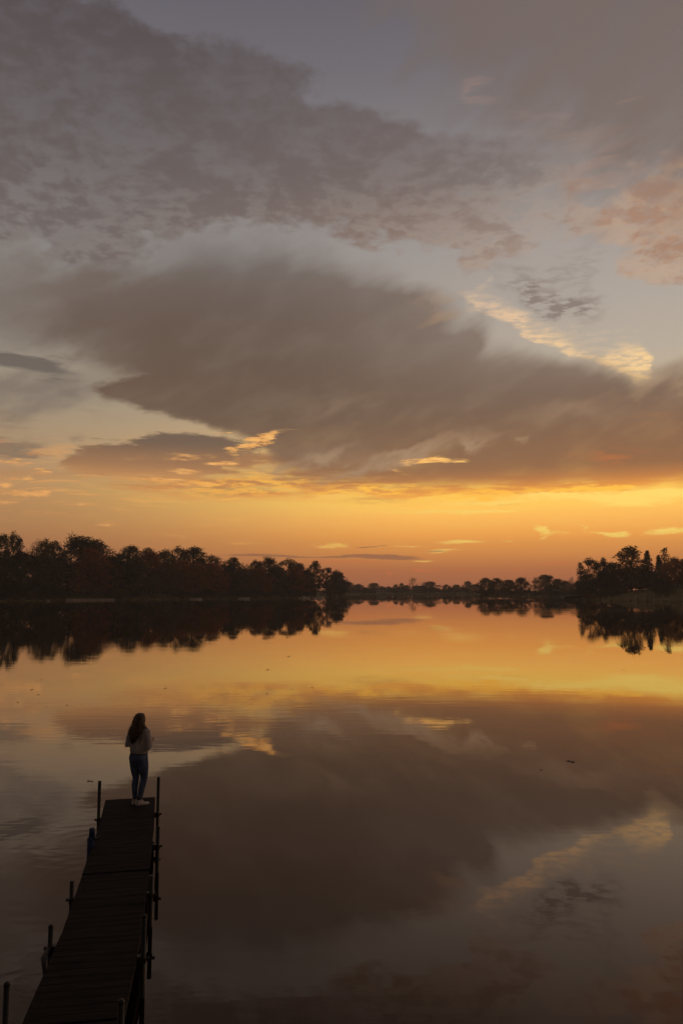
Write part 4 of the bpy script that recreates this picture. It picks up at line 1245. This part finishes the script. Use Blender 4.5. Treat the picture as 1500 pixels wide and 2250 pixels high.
# boulders
rk = random.Random(5)
for i, (px, py, s) in enumerate([(300, 1315.5, 1.1), (307, 1316, .8), (319, 1315.6, 1.0), (271, 1318, 1.2), (112, 1320, 1.4), (104, 1321, 1.0)]):
    bm = bmesh.new()
    bmesh.ops.create_icosphere(bm, subdivisions=2, radius=0.7 * s)
    for v in bm.verts:
        v.co *= 1 + rk.uniform(-.16, .16)
        v.co.z *= 0.62
    me = bpy.data.meshes.new('boulder')
    bm.to_mesh(me)
    bm.free()
    o = link('boulder', me, None, M_STONE)
    o.location = on_level(px, py, 0) + Vector((0, 0.6, 0.15))
    tag(o, f'grey boulder at the water line of the left shore, {ORD[i]} of a scattered few', 'boulder', 'boulders on the left shore')


def boat(px, py, length, label, roof=None, yaw=0.2, name='motor_boat'):
    p = on_level(px, py, 0)
    e = empty(name, (p.x, p.y, 0), yaw)
    tag(e, label, 'boat', 'boats along the left shore')
    L, B = length, length * 0.32
    hb = MB()
    prof = [(-L / 2, B * .44, .0), (-L * .2, B * .5, .0), (L * .15, B * .47, .05), (L * .38, B * .26, .12), (L / 2, 0.03, .2)]
    low, up = [], []
    for x, w, l in prof:
        low.append((x * .96, w * .7, -.15))
        up.append((x, w, .55 + l))
    vs = low + up + [(x, -w, z) for x, w, z in low] + [(x, -w, z) for x, w, z in up]
    n = len(prof)
    fs = []
    for i in range(n - 1):
        fs += [(i, i + 1, n + i + 1, n + i), (2 * n + i + 1, 2 * n + i, 3 * n + i, 3 * n + i + 1), (i, 2 * n + i, 2 * n + i + 1, i + 1), (n + i, n + i + 1, 3 * n + i + 1, 3 * n + i)]
    fs.append((0, n, 3 * n, 2 * n))
    hb.add(vs, fs)
    hb.build('hull', M_HULL, e)
    if name != 'canoe':
        MB().box((-L * .02, 0, .85), (L * .22, B * .8, .5)).build('console', M_TRIM, e)
        MB().box((L * .10, 0, 1.12), (.06, B * .75, .45)).build('windscreen', M_GLASS, e)
    else:
        MB().box((-L * .2, 0, .5), (.25, B * .8, .05)).build('seat', M_WOODP, e)
        MB().box((L * .15, 0, .5), (.25, B * .7, .05)).build('seat', M_WOODP, e)
    if roof:
        MB().box((-L * .1, 0, 2.0), (L * .5, B * .95, .10)).build('canopy', roof, e)
        for sx in (-.33, .13):
            for sy in (-.42, .42):
                MB().tube([(L * sx, B * sy, .5), (L * sx, B * sy, 2.0)], .03, 6).build('canopy_post', M_POST, e)


boat(700, 1314.6, 6.0, 'white motor boat moored near the tip of the left shore', None, 0.5)
boat(668, 1315.2, 5.0, 'small boat under a faded red canopy on the left shore', M_RED, 0.3)
boat(430, 1317.6, 5.0, 'pale canoe lying at the water edge of the left shore', None, 0.15, 'canoe')
boat(535, 1316.4, 5.2, 'grey-white rowing boat in front of the left shore shrubs', None, 0.1, 'canoe')

# white marker far out
p = on_level(1157, 1309.5, 0)
mk = empty('channel_marker', (p.x, p.y, 0))
tag(mk, 'small white marker standing in the water before the headland', 'marker')
MB().loft([(-.3, 0, 0, .5, .5), (.35, 0, 0, .55, .55), (.5, 0, 0, .3, .3)], 12).build('float', M_HULL, mk, True)
MB().tube([(0, 0, .4), (0, 0, 1.5)], .16, 8).build('pole', M_HULL, mk, True)
MB().loft([(1.5, 0, 0, .3, .3), (1.7, 0, 0, .34, .34), (1.95, 0, 0, .08, .08)], 10).build('top_mark', M_HULL, mk, True)

# posts along the right lawn
for i, px in enumerate((1395, 1415, 1435, 1455, 1475, 1497)):
    x, y = shore_at(px, 2.2)
    z = gz(x, y)
    po = empty('mooring_post', (x, y, z))
    tag(po, f'pale post at the foot of the lawn, {ORD[i]} from the left of the row', 'post', 'posts along the lawn shore')
    MB().tube([(0, 0, -0.5), (0, 0, 1.9)], 0.13, 8).build('shaft', M_WOODP, po)
    MB().loft([(1.9, 0, 0, .17, .17), (1.98, 0, 0, .17, .17), (2.1, 0, 0, .04, .04)], 8).build('cap', M_TRIM, po)
# little landing on the point
p = on_level(1290, 1319.6, 0)
ld = empty('landing_stage', (p.x, p.y, 0), -0.3)
tag(ld, 'small low landing stage at the point of the right shore', 'landing stage')
for k in range(10):
    MB().box((-2.25 + 0.5 * k, 0, .55), (.46, 1.6, .06)).build('plank', M_WOODP, ld)
for sx in (-2.2, 0, 2.2):
    for sy in (-.7, .7):
        MB().tube([(sx, sy, -1.2), (sx, sy, .75)], .08, 6).build('leg', M_POST, ld)
MB().box((-1.2, .5, .98), (1.4, .4, .06)).box((-1.75, .5, .76), (.08, .36, .38)).box((-.65, .5, .76), (.08, .36, .38)).build('bench', M_WOODP, ld)

# ------------------------------------------------------------------ leaves adrift
M_DRIFT = material('drifting_leaf', (0.045, 0.030, 0.018), 0.6, (0.03, 0.02, 0.012), 8)
lm = MB()
out = [(0, -.5), (.16, -.28), (.42, -.30), (.30, -.05), (.5, .18), (.22, .2), (0, .5), (-.22, .22), (-.5, .16), (-.3, -.06), (-.4, -.32), (-.15, -.28)]
lm.v = [(x, y, .05 + .22 * abs(x) + .1 * y * y) for x, y in out] + [(0, 0, 0.02)]
lm.f = [(i, (i + 1) % 12, 12) for i in range(12)]
leaf_me = lm.mesh('floating_leaf')
leaf_me.materials.append(M_DRIFT)
named = [(363, 1513, .17, 'dark leaf cluster afloat behind the head of the person, a little to the right'), (1249, 1673, .13, 'left leaf of a drifting pair on the brown water at right'), (1258, 1675, .11, 'right leaf of a drifting pair on the brown water at right'),
         (195, 1717, .09, 'left of two tiny leaves floating beside the left end post of the dock'), (202, 1718, .07, 'right of two tiny leaves floating beside the left end post of the dock'), (634, 1443, .30, 'dark streak of leaf litter below the reflected left trees'), (588, 1472, .22, 'floating leaf on the golden water left of centre'),
         (70, 1516, .17, 'upper of two leaves floating at far left'), (84, 1527, .14, 'lower of two leaves floating at far left'), (1188, 1692, .07, 'tiny leaf left of the drifting pair')]
dr = random.Random(9)
spots = [(a, b, c, d) for a, b, c, d in named]
for k in range(10):
    py = dr.uniform(1372, 1570)
    spots.append((dr.uniform(30, 1480), py, dr.uniform(.07, .12) * (1 + 26 / (py - 1330)), 'tiny dark leaf adrift on the open golden water'))
for px, py, s, lb in spots:
    o = link('floating_leaf', leaf_me)
    o.location = on_level(px, py, 0.0) + Vector((0, 0, 0.004))
    o.scale = (s * dr.uniform(.9, 1.5), s, s * .6)
    o.rotation_euler = (0, 0, dr.uniform(-.5, .5) + (math.pi / 2 if dr.random() < .5 else 0))
    tag(o, lb, 'leaf', 'leaves adrift on the lake')

# ------------------------------------------------------------------ reeds and rank grass along the visible banks
rd = random.Random(21)
reed = MB()
nl_ = len(LAKE)
for i in list(range(8, 28)) + list(range(30, 42)):
    p0, p1 = Vector(LAKE[i]), Vector(LAKE[(i + 1) % nl_])
    L_ = (p1 - p0).length
    nrm = Vector((p1.y - p0.y, -(p1.x - p0.x))).normalized()
    for k in range(int(L_ / 0.55)):
        c = p0.lerp(p1, rd.random()) + nrm * rd.uniform(-0.5, 2.2)
        big = rd.random() < 0.3 + 0.5 * math.sin(c.x * 0.21 + c.y * 0.13) ** 2
        for q in range(5):
            x, y = c.x + rd.uniform(-.3, .3), c.y + rd.uniform(-.3, .3)
            hgt = rd.uniform(.5, 1.25) if big else rd.uniform(.2, .5)
            lx, ly = rd.uniform(-.3, .3) * hgt, rd.uniform(-.3, .3) * hgt
            reed.add([(x - .05, y, -.1), (x + .05, y, -.1), (x + lx + .012, y + ly, hgt + .3), (x + lx - .012, y + ly, hgt + .3)], [(0, 1, 2, 3)])
M_REED = material('dry_reed', (0.17, 0.115, 0.055), 0.9, (0.08, 0.06, 0.03), 0.4, spec=0.1)
tag(reed.build('reeds', M_REED), kind='stuff')

# ------------------------------------------------------------------ evening haze
hz = MB().box((0, 530, 38), (1900, 1330, 82)).build('haze', None)
hm = bpy.data.materials.new('haze_air')
hm.use_nodes = True
hm.node_tree.nodes.clear()
pv = hm.node_tree.nodes.new('ShaderNodeVolumePrincipled')
pv.inputs['Color'].default_value = (0.95, 0.93, 0.90, 1)
pv.inputs['Density'].default_value = 0.00043
pv.inputs['Anisotropy'].default_value = 0.3
hmo = hm.node_tree.nodes.new('ShaderNodeOutputMaterial')
hm.node_tree.links.new(pv.outputs[0], hmo.inputs['Volume'])
hz.data.materials.append(hm)
tag(hz, kind='stuff')
